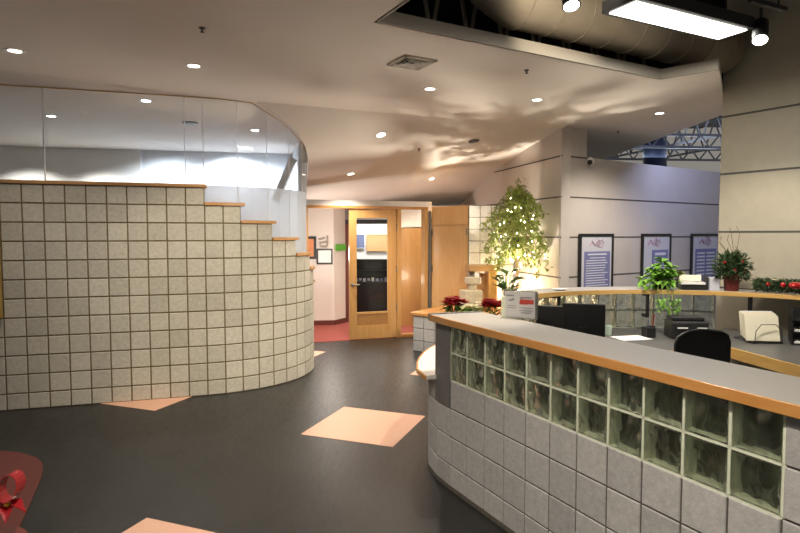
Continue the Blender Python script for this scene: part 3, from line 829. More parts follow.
q = Vector((-1.26, 12.09)); t = tag(MB().box((q.x + .03, q.y - .03, 1.60), (.38, .012, .13), math.atan2(.38, .2)).build('green_sign', 'green'), 'small green sign on the office corner', 'sign')
# office furniture seen through the glass
wall_frame('cork_board', (-.55, 14.60, 1.66), .58, .42, math.atan2(.3, 2.8), .02, 'wood', 'cork', 'cork board on the far office wall', 'board')
wall_frame('wall_poster', (-1.02, 14.55, 1.70), .28, .36, math.atan2(.3, 2.8), .012, 'paper', 'bluepr', 'small dark blue poster left of the cork board', 'poster')
t = thing('office_hutch', (-.62, 13.75, 0), 'dark office hutch with open shelves behind the glazed door', 'hutch')
MB().box((-.62, 13.75, .38), (1.0, .5, .76)).build('cabinet', 'black', t, bevel=.01)
hb = MB(); hb.box((-.62, 13.9, 1.02), (1.0, .03, .52))
for xx in (-1.11, -.13): hb.box((xx, 13.78, 1.02), (.03, .25, .52))
for zz in (1.02, 1.27): hb.box((-.62, 13.78, zz), (1.0, .25, .025))
hb.build('shelf_unit', 'black', t)
for k in range(9):
    xx = -1.04 + k * .10
    o = MB().box((xx, 13.62, .80 + random.random() * .02), (.06, .06, .05 + random.random() * .06), random.random()).build('desk_item', random.choice(['paper', 'greyprint', 'bluepr', 'white']))
    tag(o, 'small pale clutter item on the dark office hutch', 'desk item', 'clutter on the office hutch')
cb_ = MB().box((-.7, 13.35, 2.2), (1.1, .25, .16)).build('hanging_box', 'black'); tag(cb_, 'dark box hanging from the office ceiling', 'box')

# ------------------------------------------------------------------ planter with fountain, flowers and tree
pl = [Vector((.22, 9.28)), Vector((.38, 9.155)), Vector((.54, 9.03)), Vector((.70, 8.905)), Vector((.86, 8.78)), Vector((1.02, 8.655)), Vector((1.18, 8.53)), Vector((1.34, 8.405)), Vector((1.5, 8.28))]
t = thing('planter_bench', (1.2, 9.2, 0), 'low block planter with wood cap in front of the closet', 'planter')
pp = [(.24, 9.29), (1.5, 8.30), (2.30, 8.80), (2.0, 10.02), (1.18, 9.86), (.8, 10.2)]
MB().prism(pp, 0, .575).build('planter_core', 'mortar_grey', t)
zr = [0, .17, .373, .575]
block_faces(MB(), [p_ for p_ in pl], zr, [.58] * 8, face=.012).build('block_facing', 'cmu_grey', t)
bp = [Vector((.80, 10.2)), Vector((.615, 9.90)), Vector((.42, 9.59)), Vector((.22, 9.28))]
block_faces(MB(), bp, zr, [.58] * 3, face=.012).build('block_facing', 'cmu_grey', t)
MB().prism([(.17, 9.28), (1.5, 8.24), (2.33, 8.78), (2.02, 10.03), (1.19, 9.88), (.8, 10.27)], .577, .622).build('wood_cap', 'woodh', t, bevel=.004)
PZ = .623
def thing_block(mb, c, d_, rz=0): mb.box(c, d_, rz)
t = thing('stone_fountain', (1.14, 9.30, PZ), 'stacked sandstone block fountain on the planter', 'fountain')
MB().box((1.14, 9.30, PZ + .18), (.30, .26, .36), .3).build('lower_stone', 'stone', t, bevel=.015)
MB().box((1.24, 9.20, PZ + .09), (.14, .16, .18), .2).build('side_stone', 'stone', t, bevel=.012)
MB().box((1.16, 9.30, PZ + .41), (.12, .12, .10), .2).build('neck_stone', 'stone', t, bevel=.01)
MB().box((1.17, 9.29, PZ + .51), (.22, .18, .11), .25).build('upper_stone', 'stone', t, bevel=.012)
MB().box((1.23, 9.27, PZ + .595), (.06, .06, .06), .25).build('top_stone', 'paper', t, bevel=.008)
t = thing('wooden_stand', (1.33, 9.55, PZ), 'wooden stand with thick top behind the stone fountain', 'stand')
MB().box((1.36, 9.58, PZ + .70), (.50, .34, .10), .1).build('top', 'woodcap', t, bevel=.006)
MB().box((1.50, 9.55, PZ + .325), (.14, .28, .65), .1).build('leg', 'wood', t, bevel=.004)
MB().box((1.19, 9.65, PZ + .325), (.10, .12, .65), .1).build('leg', 'cmu_grey', t, bevel=.004)
MB().box((1.34, 9.69, PZ + .30), (.24, .03, .60), .1).build('back_board', 'woodcap', t)

def flower_heads(parent, centres, mat, n=7, L=.10, W=.065):
    for c in centres:
        f = MB(); c = Vector(c)
        for k in range(n):
            a = 2 * math.pi * k / n + random.random() * .4
            f.leaf(c, (math.cos(a), math.sin(a), .25 + random.random() * .5), (0, 0, 1), L * (.8 + .4 * random.random()), W)
        for k in range(n - 1):
            a = 2 * math.pi * k / n + .5
            f.leaf(c + Vector((0, 0, .012)), (math.cos(a), math.sin(a), .9), (0, 0, 1), L * .65, W * .8)
        f.build('flower', mat, parent)
def bouquet(name, loc, label, petal, leafm, nf, spread, zspan, leafn=40, lw=.05, ll=.13, pot='redpot', pr=.07, ph=.12):
    t = thing(name, loc, label, 'plant'); x, y, z = loc
    MB().lathe((x, y, z), [(pr * .72, 0), (pr, ph * .9), (pr * 1.08, ph * .9), (pr * 1.08, ph), (pr * .9, ph)], 16).build('pot', pot, t)
    g = MB()
    for k in range(leafn):
        a = random.random() * 6.283; r = random.random() * .5 * spread
        g.leaf((x + math.cos(a) * r, y + math.sin(a) * r, z + ph + random.random() * zspan * .6), (math.cos(a), math.sin(a), random.uniform(-.3, .6)), (0, 0, 1), ll * (.7 + .6 * random.random()), lw)
    for k in range(6):
        a = k; g.tube([(x, y, z + ph * .8), (x + math.cos(a) * spread * .4, y + math.sin(a) * spread * .4, z + ph + zspan * .7)], .005, 5)
    g.build('leaves', leafm, t)
    cs = []
    for k in range(nf):
        a = 6.283 * k / nf + random.random(); r = spread * (.35 + .65 * random.random()) if k else 0
        cs.append((x + math.cos(a) * r * .8, y + math.sin(a) * r * .8, z + ph + zspan * (.45 + .5 * random.random())))
    flower_heads(t, cs, petal)
    return t
bouquet('red_flower_plant', (.84, 8.98, PZ), 'dark red flowers in a pot at the left end of the planter', 'red', 'leafdark', 18, .23, .20, 60, ph=.05, pr=.06)
bouquet('cream_flower_plant', (1.10, 8.82, PZ), 'cream flowers with pale leaves in front of the stone fountain', 'palepetal', 'leafbright', 10, .22, .10, 60, ll=.15, ph=.05)
bouquet('red_flower_plant', (1.42, 8.72, PZ), 'bright red flowers right of the stone fountain', 'red', 'leafdark', 22, .22, .20, 30, ph=.05, pr=.06)
t = thing('broad_leaf_plant', (1.66, 8.93, PZ), 'dark green broad leaved plant between the red flowers and the tree', 'plant')
MB().lathe((1.66, 8.93, PZ), [(.07, 0), (.1, .16), (.11, .16), (.11, .18), (.09, .18)], 16).build('pot', 'ceramic', t)
g = MB()
for k in range(26):
    a = random.random() * 6.283; h = random.uniform(.15, .5); r = random.uniform(.02, .12)
    b = Vector((1.66 + math.cos(a) * r, 8.93 + math.sin(a) * r, PZ + .16 + h))
    g.tube([(1.66, 8.93, PZ + .16), b], .006, 5); g.leaf(b, (math.cos(a), math.sin(a), random.uniform(-.2, 1)), (0, 0, 1), .2, .1)
g.build('leaves', 'leafdark', t)

# weeping fig with fairy lights
TX, TY = 1.86, 9.2
t = thing('ficus_tree', (TX, TY, PZ), 'slender weeping fig tree wound with fairy lights on the planter', 'tree')
MB().lathe((TX, TY, PZ), [(.11, 0), (.15, .2), (.16, .2), (.16, .23), (.13, .23)], 18).build('pot', 'ceramic', t)
MB().tube([(TX, TY, PZ + .18), (TX + .015, TY, 1.2), (TX - .02, TY, 1.7), (TX + .01, TY, 2.2), (TX - .01, TY, 2.55)], [.024, .021, .018, .014, .008], 8).build('trunk', 'bark', t, True)
br = MB(); lv = MB(); nodes_ = []
for k in range(60):
    z0 = 1.50 + 1.03 * (k / 60) ** .8; a = k * 2.4 + random.random()
    reach = random.uniform(.25, .52) * (1.0 if z0 < 2.3 else .62); rise = random.uniform(.05, .2); droop = random.uniform(.25, .6)
    p0 = Vector((TX, TY, z0)); dr_ = Vector((math.cos(a), math.sin(a), 0))
    pts = [p0 + dr_ * reach * s_ + Vector((0, 0, rise * math.sin(min(1, s_ * 1.6) * 1.57) - droop * max(0, s_ - .35) ** 1.5)) for s_ in (0, .25, .5, .75, 1.)]
    pts.append(pts[-1] + dr_ * .03 + Vector((0, 0, -random.uniform(.05, .2))))
    br.tube(pts, [.007, .006, .005, .004, .003, .002], 4, False)
    for i in range(1, len(pts)):
        for q in range(11):
            b = pts[i - 1].lerp(pts[i], random.random()) + Vector((random.uniform(-.05, .05), random.uniform(-.05, .05), random.uniform(-.05, .03)))
            nodes_.append(b)
            lv.leaf(b, (random.uniform(-1, 1), random.uniform(-1, 1), random.uniform(-1.1, .15)), (random.uniform(-.5, .5), random.uniform(-.5, .5), 1), random.uniform(.055, .09), random.uniform(.034, .052))
for k in range(40):
    b = Vector((TX + .02 + random.uniform(-.06, .07), TY + random.uniform(-.06, .06), random.uniform(2.5, 2.76)))
    lv.leaf(b, (random.uniform(-1, 1), random.uniform(-1, 1), random.uniform(-.8, .5)), (0, 0, 1), .06, .034)
br.build('branches', 'bark', t); lv.build('foliage', 'leaf', t)
ft = thing('fairy_lights', (TX, TY, PZ + .3), 'warm fairy light string wound through the weeping fig', 'string lights')
wpts = []
for k in range(60):
    z = 1.0 + 1.6 * k / 59; a = k * .9; r = .03 + (.24 * math.sin((k - 12) / 47 * 3.0) if k > 12 else 0)
    wpts.append(Vector((TX + math.cos(a) * r, TY + math.sin(a) * r, z)))
MB().tube(wpts, .0025, 4).build('wire', 'leafdark', ft)
b0 = MB().ball((TX, TY, PZ + .3), .009, 8).build('bulb', 'bulb', ft)
for k in range(75):
    c = b0 if k == 0 else b0.copy()
    if k: COL.objects.link(c); c.parent = ft
    w = wpts[k % 60] if k < 50 else random.choice(nodes_)
    if k < 50: w = w + Vector((random.uniform(-.03, .03), random.uniform(-.03, .03), 0))
    c.location = w - Vector((TX, TY, PZ + .3))
# uplight behind the tree
t = thing('planter_uplight', (1.95, 9.55, PZ), 'small black uplight at the foot of the weeping fig', 'light')
MB().lathe((1.95, 9.55, PZ), [(.03, 0), (.045, .02), (.045, .07), (.04, .07)], 14).build('lamp_can', 'black', t)
MB().lathe((1.95, 9.55, PZ + .068), [(.036, 0), (.036, .004)], 14).build('lamp_lens', 'canlens', t)
spot('lamp_uplight', (1.94, 9.54, .87), (.9, 8.3, 3.3), 210, (1, .88, .72), 100, .5, .045)
point('lamp_tree', (1.94, 9.54, .90), 18, (1, .83, .60), .06)
spot('lamp_track_and_fill', (1.35, 3.9, 3.62), (1.5, 5.4, 3.95), 45, (1, .86, .66), 75, .8)  # added fill without a head, aimed up to brighten the duct
point('lamp_fairy', (TX, TY - .02, 2.05), 9, (1, .80, .5), .12)
point('lamp_fairy', (TX, TY - .02, 1.6), 6, (1, .80, .5), .1)

# ------------------------------------------------------------------ framed posters on the angled wall
wv = (Vector((6.6, 11.5)) - pier).normalized(); wang = math.atan2(wv.y, wv.x); wn = Vector((wv.y, -wv.x))
def poster(s0, s1, ztop, zbot, lab, style):
    c = pier + wv * (s0 + s1) / 2 + wn * .03
    w, h = s1 - s0, ztop - zbot
    t, a, nrm, cc = wall_frame('framed_poster', (c.x, c.y, (ztop + zbot) / 2), w, h, wang, .045, 'black', 'sheet', lab, 'poster')
    t['group'] = 'framed posters on the angled wall'
    def at(u, v, k): q = cc + a * (u * w) + Vector((0, 0, v * h)) + Vector((nrm.x, nrm.y, 0)) * k; return q
    def pane(mb, u0, u1, v0, v1, k): mb.box(tuple(at((u0 + u1) / 2, (v0 + v1) / 2, k)), ((u1 - u0) * w, .002, (v1 - v0) * h), wang)
    b = MB(); u0 = -.16 if style == 1 else -.36
    pane(b, u0, .40, -.44, .2, .006); b.build('print_block', 'purple', t)
    ln = MB()
    if style == 0:
        pane(ln, -.26, .30, .14, .165, .008); pane(ln, -.2, .26, .085, .1, .008)
        for k in range(11): pane(ln, -.31, random.uniform(.2, .36), .04 - k * .042, .055 - k * .042, .008)
    elif style == 1:
        pane(ln, -.06, .32, .10, .15, .008)
        for k in range(9): pane(ln, -.1, random.uniform(.2, .36), .04 - k * .045, .055 - k * .045, .008)
    else:
        for k in range(7):
            pane(ln, -.3, -.02, .1 - k * .07, .13 - k * .07, .008); pane(ln, .04, .34, .1 - k * .07, .13 - k * .07, .008)
    ln.build('text_lines', 'postertext', t)
    lg = MB()
    cx, cz = (0, .33) if style != 1 else (-.08, .33)
    for k in range(3 + style):
        ps = [at(cx - .22 + .08 * i + random.uniform(-.02, .02), cz + (.045 if i % 2 else -.03) + .035 * (k - 1) * (1 if i > 2 else .3), .009) for i in range(6)]
        lg.tube(ps, .0032, 5)
    lg.tube([at(cx + .10 + .10 * math.cos(i * .7), cz + .06 * math.sin(i * .7), .009) for i in range(9)], .0032, 5)
    lg.build('scribbled_logo', 'pinkprint', t)
def s_of(px):
    k = (px - 400) / 580.
    return (k * pier.y - pier.x) / (wv.x - k * wv.y)
poster(s_of(577.5), s_of(611.5), 1.885, .95, 'black framed lavender poster left of the leafy plant', 0)
poster(s_of(640), s_of(669), 1.885, .95, 'black framed poster directly behind the leafy potted plant', 1)
poster(s_of(689.5), s_of(717), 1.885, .95, 'black framed poster behind the leaflet box, nearest the beige wall', 2)

# ------------------------------------------------------------------ reception counter (front)
PC = .211
heads = [117.3] * 3 + [117.3] * 11 + [114, 104] + [88, 83, 78, 72, 66] + [55, 43, 31, 19, 8]
cs = Vector((1.431, 2.122)) - Vector((math.cos(R(117.3)), math.sin(R(117.3)))) * PC * 3
cpn = headings(cs, heads, PC)
CP = cpn[::-1]                                        # from the back round to the near end: outside on the right hand
nseg = len(CP) - 1
iJ0 = nseg - 3                                        # right end of the glass
iG = iJ0 - 11                                         # left end of the glass
iE = iG - 1                                           # left end of the upper wall
RC = thing('reception_counter', (CP[iG].x, CP[iG].y, 0), 'curved reception counter of concrete and glass blocks with grey top', 'counter')
crow = [0, .18, .391, .602, .813]
ctops = [.602 + .17] * iE + [.602] * (iG - iE) + [.813] * 11 + [1.219] * 3
core_t = [.77] * iE + [.61] * (iG - iE) + [.813] * 11 + [1.219] * 3
wall_core(MB(), CP, [0] * nseg, core_t, -.009, -.19).build('block_core', 'mortar_grey', RC)
frow = [0, .18, .391, .602, .772]
bf = MB()
block_faces(bf, CP[:iE + 1], frow, [.78] * iE)
block_faces(bf, CP[iE:iG + 1], crow, [.61] * (iG - iE))
block_faces(bf, CP[iG:iJ0 + 1], crow, [.82] * 11)
block_faces(bf, CP[iJ0:], crow + [1.016, 1.219], [1.23] * 3)
bf.build('block_facing', 'cmu_grey', RC)
MB().prism([tuple(x) for x in offs(CP, .006)] + [tuple(x) for x in offs(CP, -.003)][::-1], 0, .03).build('base_strip', 'mortar_grey', RC)
# glass blocks: two rows of eleven
gz = [.813, 1.016, 1.219]
def glass_block(mb, a, b, n, z0, z1, th=.085, j=.006):
    """hollow block: a front pane and a back pane, each with rounded-off edges"""
    d = (b - a).normalized(); a = a + d * j; b = b - d * j; z0 += j; z1 -= j
    for k0, k1 in ((0, -.009), (-th + .009, -th)):
        def ring(k, e): return [(a + d * e + n * k, z0 + e), (b - d * e + n * k, z0 + e), (b - d * e + n * k, z1 - e), (a + d * e + n * k, z1 - e)]
        rings = [ring(k0, .008), ring((k0 + k1) / 2, 0), ring(k1, .008)]
        vs = [(p_.x, p_.y, z) for r_ in rings for p_, z in r_]
        fs = [(0, 1, 2, 3), (11, 10, 9, 8)]
        for L in range(2):
            for k in range(4): fs.append((4 * L + k, 4 * L + (k + 1) % 4, 4 * L + 4 + (k + 1) % 4, 4 * L + 4 + k))
        mb.add(vs, fs)
    return mb
for i in range(iG, iJ0):
    for r in range(2): glass_block(MB(), CP[i], CP[i + 1], outn(CP, i), gz[r], gz[r + 1]).build('glass_block', 'glassblock', RC)
gm = MB()
for i in range(iG, iJ0 + 1):
    n = outn(CP, min(i, nseg - 1)); d = Vector((-n.y, n.x)); q = CP[i] - n * .045
    gm.box((q.x, q.y, 1.016), (.018, .078, .406), math.atan2(d.y, d.x))
for i in range(iG, iJ0):
    n = outn(CP, i); d = Vector((-n.y, n.x)); q = (CP[i] + CP[i + 1]) / 2 - n * .045
    for z in (.813, 1.016, 1.217): gm.box((q.x, q.y, z), (PC, .078, .016), math.atan2(d.y, d.x))
gm.build('glass_mortar', 'glassmortar', RC)
# grey steel end panel of the raised part
ep = MB(); A = [CP[iE] + (CP[iG] - CP[iE]) * -.1, CP[iG] + (CP[iG + 1] - CP[iG]) * -.02]
nn = outn(CP, iE)
ep.prism([tuple(A[0] + nn * .004), tuple(A[1] + outn(CP, iG) * .004), tuple(A[1] - outn(CP, iG) * .16), tuple(A[0] - nn * .16)], .606, 1.219)
ep.build('end_panel', 'darkgrey', RC, bevel=.004)
# raised counter top with wood edge
tp_o = offs(CP, .035); tp_i = offs(CP, -.40)
top_idx = list(range(iE, nseg + 1))
oo = [tp_o[k] for k in top_idx]; ii = [tp_i[k] for k in top_idx]
sh = (CP[iG] - CP[iE]).normalized() * -.03
oo[0] = oo[0] + sh; ii[0] = ii[0] + sh
MB().prism([tuple(x) for x in oo] + [tuple(x) for x in ii][::-1], 1.222, 1.268).build('countertop', 'laminate', RC)
eo = [tp_o[k] + outn(CP, min(k, nseg - 1)) * .016 for k in top_idx]; eo[0] = eo[0] + sh
MB().prism([tuple(x) for x in eo] + [tuple(x) for x in oo][::-1], 1.221, 1.269).build('wood_edge', 'woodh', RC, bevel=.003)
bk = [ii[k] for k in range(len(ii))]
MB().prism([tuple(eo[0] - sh * .3), tuple(eo[0] + sh * .5), tuple(ii[0] + sh * .5), tuple(ii[0] - sh * .3)], 1.221, 1.276).build('end_trim', 'metalgrey', RC)
# low white worktop round the left end, with a wood edge, running on inside as the desk
wo = offs(CP, .085); we = offs(CP, .10); wi = offs(CP, -.80)
idx = list(range(0, iE + 1))
o1 = [tuple(wo[k]) for k in idx]; i1 = [tuple(wi[k]) for k in idx]
MB().prism(o1 + i1[::-1], .775, .806).build('low_worktop', 'white', RC)
MB().prism([tuple(we[k]) for k in idx] + o1[::-1], .774, .807).build('worktop_edge', 'woodh', RC)
d1 = [tuple(x) for x in offs(CP, -.205)[iE:]]; d2 = [tuple(x) for x in offs(CP, -1.12)[iE:]]
MB().prism(d1 + d2[::-1], .775, .806).build('inner_desk', 'black', RC)
# dark shelf added behind the glass blocks so that they look dark inside
bb = MB(); f0 = offs(CP, -.150); f1 = offs(CP, -.165); f2 = offs(CP, -.36)
bb.prism([tuple(x) for x in f0[iG:]] + [tuple(x) for x in f1[iG:]][::-1], .808, 1.215)
bb.prism([tuple(x) for x in f1[iG:]] + [tuple(x) for x in f2[iG:]][::-1], 1.00, 1.015)
for k in range(iG, nseg + 1, 2):
    m_ = (f1[k] + f2[k]) / 2; d_ = f2[k] - f1[k]
    bb.box((m_.x, m_.y, 1.01), (d_.length, .014, .40), math.atan2(d_.y, d_.x))
bb.build('dark_backing_shelf', 'darkbacking', RC)
lg_ = MB()
for k in (iG + 2, iG + 9):
    q = offs(CP, -1.05)[k]; lg_.box((q.x, q.y, .387), (.05, .05, .774))
lg_.build('desk_support', 'metalgrey', RC)

# ------------------------------------------------------------------ back ledge counter
LC = Vector((2.6, 4.4))
def arc(r, t0, t1, n): return [LC + Vector((math.cos(R(t0 + (t1 - t0) * k / n)), math.sin(R(t0 + (t1 - t0) * k / n)))) * r for k in range(n + 1)]
BC = thing('ledge_counter', (2.6, 6.5, 0), 'curved glass block counter with wood edged ledge behind the desk', 'counter')
bg = arc(2.20, 132, 66, 12)                            # inside is on the right hand
pitch = (bg[1] - bg[0]).length
wall_core(MB(), bg, [0] * 12, [.808] * 12, .0, -.16).build('block_core', 'mortar_grey', BC)
block_faces(MB(), bg, [0, .2, .403, .606, .808], [.81] * 12, face=.010).build('block_facing', 'cmu_grey', BC)
for i in range(12):
    for r in range(2): glass_block(MB(), bg[i], bg[i + 1], outn(bg, i), (.81, 1.015)[r], (1.015, 1.22)[r]).build('glass_block', 'glassblock', BC)
gm = MB()
for i in range(13):
    n = outn(bg, min(i, 11)); d = Vector((-n.y, n.x)); q = bg[i] - n * .045
    gm.box((q.x, q.y, 1.014), (.012, .076, .406), math.atan2(d.y, d.x))
for i in range(12):
    n = outn(bg, i); d = Vector((-n.y, n.x)); q = (bg[i] + bg[i + 1]) / 2 - n * .045
    for z in (.813, 1.015, 1.217): gm.box((q.x, q.y, z), (pitch, .076, .012), math.atan2(d.y, d.x))
gm.build('glass_mortar', 'glassmortar', BC)
wa_, wb_ = Vector((3.70, 6.75)), Vector((5.6, 3.776)); wd = (wb_ - wa_).normalized(); wnn = Vector((wd.y, -wd.x))
lo = arc(2.33, 130, 45, 34); li = arc(1.945, 130, 40, 34); le = arc(1.93, 130, 40, 34)
def clip(p_):
    k = (p_ - wa_).dot(wnn)
    along = (p_ - wa_).dot(wd)
    return p_ + wnn * (.012 - k) if (k < .012 and along > -.05) else p_
lo = [clip(p_) for p_ in lo]; li = [clip(p_) for p_ in li]; le = [clip(p_) for p_ in le]
MB().prism([tuple(x) for x in lo] + [tuple(x) for x in li][::-1], 1.224, 1.268).build('ledge_top', 'laminate', BC)
MB().prism([tuple(x) for x in li] + [tuple(x) for x in le][::-1], 1.222, 1.270).build('wood_edge', 'woodpale', BC, bevel=.003)
for th in (117, 86, 57):
    a = LC + Vector((math.cos(R(th)), math.sin(R(th)))) * 2.13; b = LC + Vector((math.cos(R(th)), math.sin(R(th)))) * 1.99
    bk_ = MB(); bk_.bar((a.x, a.y, 1.205), (b.x, b.y, 1.205), .03, .03); bk_.bar((b.x, b.y, 1.22), (b.x, b.y, .96), .03, .03); bk_.bar((b.x, b.y, .97), (a.x, a.y, .97), .03, .03)
    bk_.build('bracket', 'black', BC)
# back desk
bo = [tuple(x) for x in arc(2.185, 122, 70, 14)]
bd = bo + [(3.60, 6.42), (3.72, 6.62), (4.10, 6.02), (4.9, 4.8), (4.7, 4.5), (3.28, 4.62), (3.13, 5.5), (2.75, 5.35), (2.2, 5.25), (1.6, 5.3)]
MB().prism(bd, .775, .804).build('back_worktop', 'deskdark', BC)
fe = [(4.7, 4.5), (3.28, 4.62), (3.13, 5.5), (2.75, 5.35), (2.2, 5.25), (1.6, 5.3)]
eg = MB()
for a, b in zip(fe, fe[1:]): eg.bar((*a, .755), (*b, .755), .02, .10)
eg.build('worktop_edge', 'woodpale', BC)
lg_ = MB()
for q in ((3.25, 4.9), (2.3, 5.45)): lg_.box((q[0] + .1, q[1], .387), (.05, .05, .774))
lg_.build('desk_support', 'metalgrey', BC)
WT = .806

# ------------------------------------------------------------------ things on the counters
# brochure holder on the raised top
q = Vector((.865, 4.17)); ang = math.atan2(4.11 - 4.37, .94 - .806)
ang = R(-35)
t = thing('brochure_holder', (q.x, q.y, 1.269), 'clear sign holder with red and white notice on the counter top', 'sign holder')
a_ = Vector((math.cos(ang), math.sin(ang))); n_ = Vector((a_.y, -a_.x))
def hp_(u, v, k): p_ = q + a_ * u + n_ * k; return (p_.x, p_.y, 1.269 + v)
MB().box(hp_(0, .004, .02), (.24, .10, .008), ang).build('base', 'acrylic', t)
MB().box(hp_(0, .10, -.012), (.24, .004, .19), ang).build('clear_back', 'acrylic', t)
MB().box(hp_(0, .10, -.006), (.235, .003, .186), ang).build('notice', 'paper', t)
e_ = MB(); e_.box(hp_(.122, .10, -.012), (.010, .03, .195), ang); e_.box(hp_(0, .199, -.008), (.25, .012, .006), ang); e_.build('edge', 'metalgrey', t)
rp = MB(); rp.box(hp_(.055, .125, .0035), (.105, .002, .03), ang); rp.box(hp_(.03, .115, .0036), (.06, .002, .02), ang); rp.build('red_print', 'redprint', t)
gp_ = MB()
for (u, v, w, h) in ((-.075, .165, .06, .008), (-.07, .13, .03, .012), (-.05, .137, .02, .012), (.05, .155, .09, .006), (.012, .150, .014, .014), (-.06, .09, .07, .004), (-.06, .075, .07, .004), (.05, .08, .1, .004), (.05, .06, .1, .004), (.05, .045, .08, .004)): gp_.box(hp_(u, v, .0035), (w, .002, h), ang)
gp_.build('grey_print', 'greyprint', t)
# monitors seen from behind
def monitor(c, w, h, ztop, rz, lab):
    c = Vector(c[:2]); t = thing('monitor', (c.x, c.y, WT), lab, 'monitor', 'monitors on the desk')
    zc = ztop - h / 2
    MB().box((c.x, c.y, zc), (w, .03, h), rz, None).build('screen_housing', 'black', t, bevel=.006)
    a = Vector((math.cos(rz), math.sin(rz))); n = Vector((a.y, -a.x))
    s_ = c + n * .05
    MB().box((s_.x, s_.y, (WT + zc) / 2), (.06, .02, zc - WT), rz).build('stand', 'black', t)
    MB().lathe((s_.x, s_.y, WT), [(.11, 0), (.11, .012), (.03, .016)], 20).build('base', 'black', t)
    return t
monitor((1.345, 4.22, 0), .30, .34, 1.372, R(-22), 'larger black monitor seen from behind, right of the other')
monitor((1.175, 4.50, 0), .215, .30, 1.322, R(-22), 'smaller black monitor seen from behind, beside the notice holder')
# office chair
cx, cy = 2.27, 4.66
t = thing('office_chair', (cx, cy, 0), 'black mesh office chair behind the reception counter', 'chair')
fw_ = R(12)
bkm = MB(); nn_ = 10
for s_ in (0, 1):
    for k in range(nn_ + 1):
        u = -1 + 2 * k / nn_
        for zz, wd_ in ((.62, .20), (.80, .225), (1.0, .235), (1.09, .225), (1.125, .19)):
            pass
prof = [(.60, .19), (.75, .22), (.92, .235), (1.06, .235), (1.11, .215), (1.135, .17)]
def bpt(u, z, w, k): x = u * w; y = -.22 - .05 * (u * u) + k; return (cx + x * math.cos(fw_) - y * math.sin(fw_), cy + x * math.sin(fw_) + y * math.cos(fw_), z - .015 * u * u)
for k in (0, .03):
    base = len(bkm.v)
    for z, w in prof:
        for i in range(nn_ + 1): bkm.v.append(bpt(-1 + 2 * i / nn_, z, w, k))
    for r in range(len(prof) - 1):
        for i in range(nn_): a = base + r * (nn_ + 1) + i; bkm.f.append((a, a + 1, a + nn_ + 2, a + nn_ + 1))
bkm.build('backrest', 'blackmesh', t, True)
rim = MB(); rim.tube([bpt(-1, .6, .19, .015)] + [bpt(-1, z, w, .015) for z, w in prof[1:]] + [bpt(u, 1.135, .17, .015) for u in (-.5, 0, .5)] + [bpt(1, z, w, .015) for z, w in prof[::-1]], .014, 8); rim.build('back_frame', 'black', t, True)
MB().box((cx, cy, .49), (.48, .46, .08), fw_).build('seat', 'blackmesh', t, bevel=.03)
MB().bar((cx + .0, cy - .24, .62), (cx, cy - .1, .45), .06, .02).build('back_support', 'black', t)
MB().tube([(cx, cy, .12), (cx, cy, .45)], .028, 10).build('gas_column', 'metalgrey', t)
for k in range(5):
    a = k * 2 * math.pi / 5
    l_ = MB().bar((cx, cy, .10), (cx + math.cos(a) * .29, cy + math.sin(a) * .29, .075), .04, .03).build('leg', 'black', t)
    MB().ball((cx + math.cos(a) * .29, cy + math.sin(a) * .29, .03), .03, 10).build('caster', 'black', l_)
# papers, cup, printer, pen cup on the back desk
tag(MB().box((2.38, 5.92, WT + .004), (.34, .24, .006), .25).build('paper_stack', 'paper'), 'loose white papers on the desk in front of the glass blocks', 'papers')
tag(MB().lathe((2.22, 6.14, WT), [(.035, 0), (.042, .10), (.038, .10), (.032, .006)], 16).build('paper_cup', 'mint'), 'pale green cup on the desk beside the larger monitor', 'cup')
px_, py_ = 2.97, 5.98
t = thing('printer', (px_, py_, WT), 'black desktop printer behind the chair', 'printer')
MB().box((px_, py_, WT + .09), (.36, .26, .18), -.1).build('body', 'black', t, bevel=.02)
MB().box((px_, py_ + .02, WT + .20), (.32, .18, .04), -.1).build('lid', 'black', t, bevel=.01)
for s_ in (-.10, .10): MB().box((px_ + s_, py_ - .138, WT + .12), (.10, .01, .012), -.1).build('highlight_strip', 'paper', t)  # white strips standing in for highlights on the black body
t = thing('pen_cup', (2.665, 6.1, WT), 'dark pen cup with a red pen left of the printer', 'pen cup')
MB().lathe((2.665, 6.1, WT), [(.04, 0), (.04, .10), (.035, .10), (.035, .01)], 14).build('cup', 'black', t)
MB().tube([(2.665, 6.1, WT + .02), (2.69, 6.1, WT + .22)], .006, 6).build('red_pen', 'red', t)
MB().tube([(2.655, 6.1, WT + .02), (2.63, 6.11, WT + .17)], .006, 6).build('blue_pen', 'bluepr', t)
tag(MB().box((2.60, 6.02, WT + .05), (.09, .12, .10), .1).build('tissue_box', 'black'), 'small black box left of the pen cup', 'box')
# magazine file with cream papers
mx, my = 3.60, 5.78
t = thing('file_rack', (mx, my, WT), 'wire rack full of cream papers on the desk by the beige wall', 'file rack')
for k in range(7):
    MB().box((mx - .03 + .012 * k, my - .10 + .035 * k, WT + .145 + .004 * (k % 3) + .003 * k), (.31 - .01 * (k % 2), .012, .25), R(-8) + .02 * (k % 3), ('X', R(-14))).build('paper_bundle', 'cream' if k != 5 else 'paper', t)
wr_ = MB()
fy = my - .155
wr_.tube([(mx - .13, fy, WT + .01), (mx - .12, fy - .002, WT + .13), (mx - .07, fy - .002, WT + .19), (mx + .07, fy - .002, WT + .19), (mx + .13, fy - .002, WT + .13), (mx + .14, fy, WT + .01)], .004, 6)
wr_.tube([(mx - .14, fy, WT + .008), (mx + .15, fy, WT + .008), (mx + .15, my + .18, WT + .008), (mx - .14, my + .18, WT + .008), (mx - .14, fy, WT + .008)], .004, 6)
wr_.build('wire_frame', 'black', t)
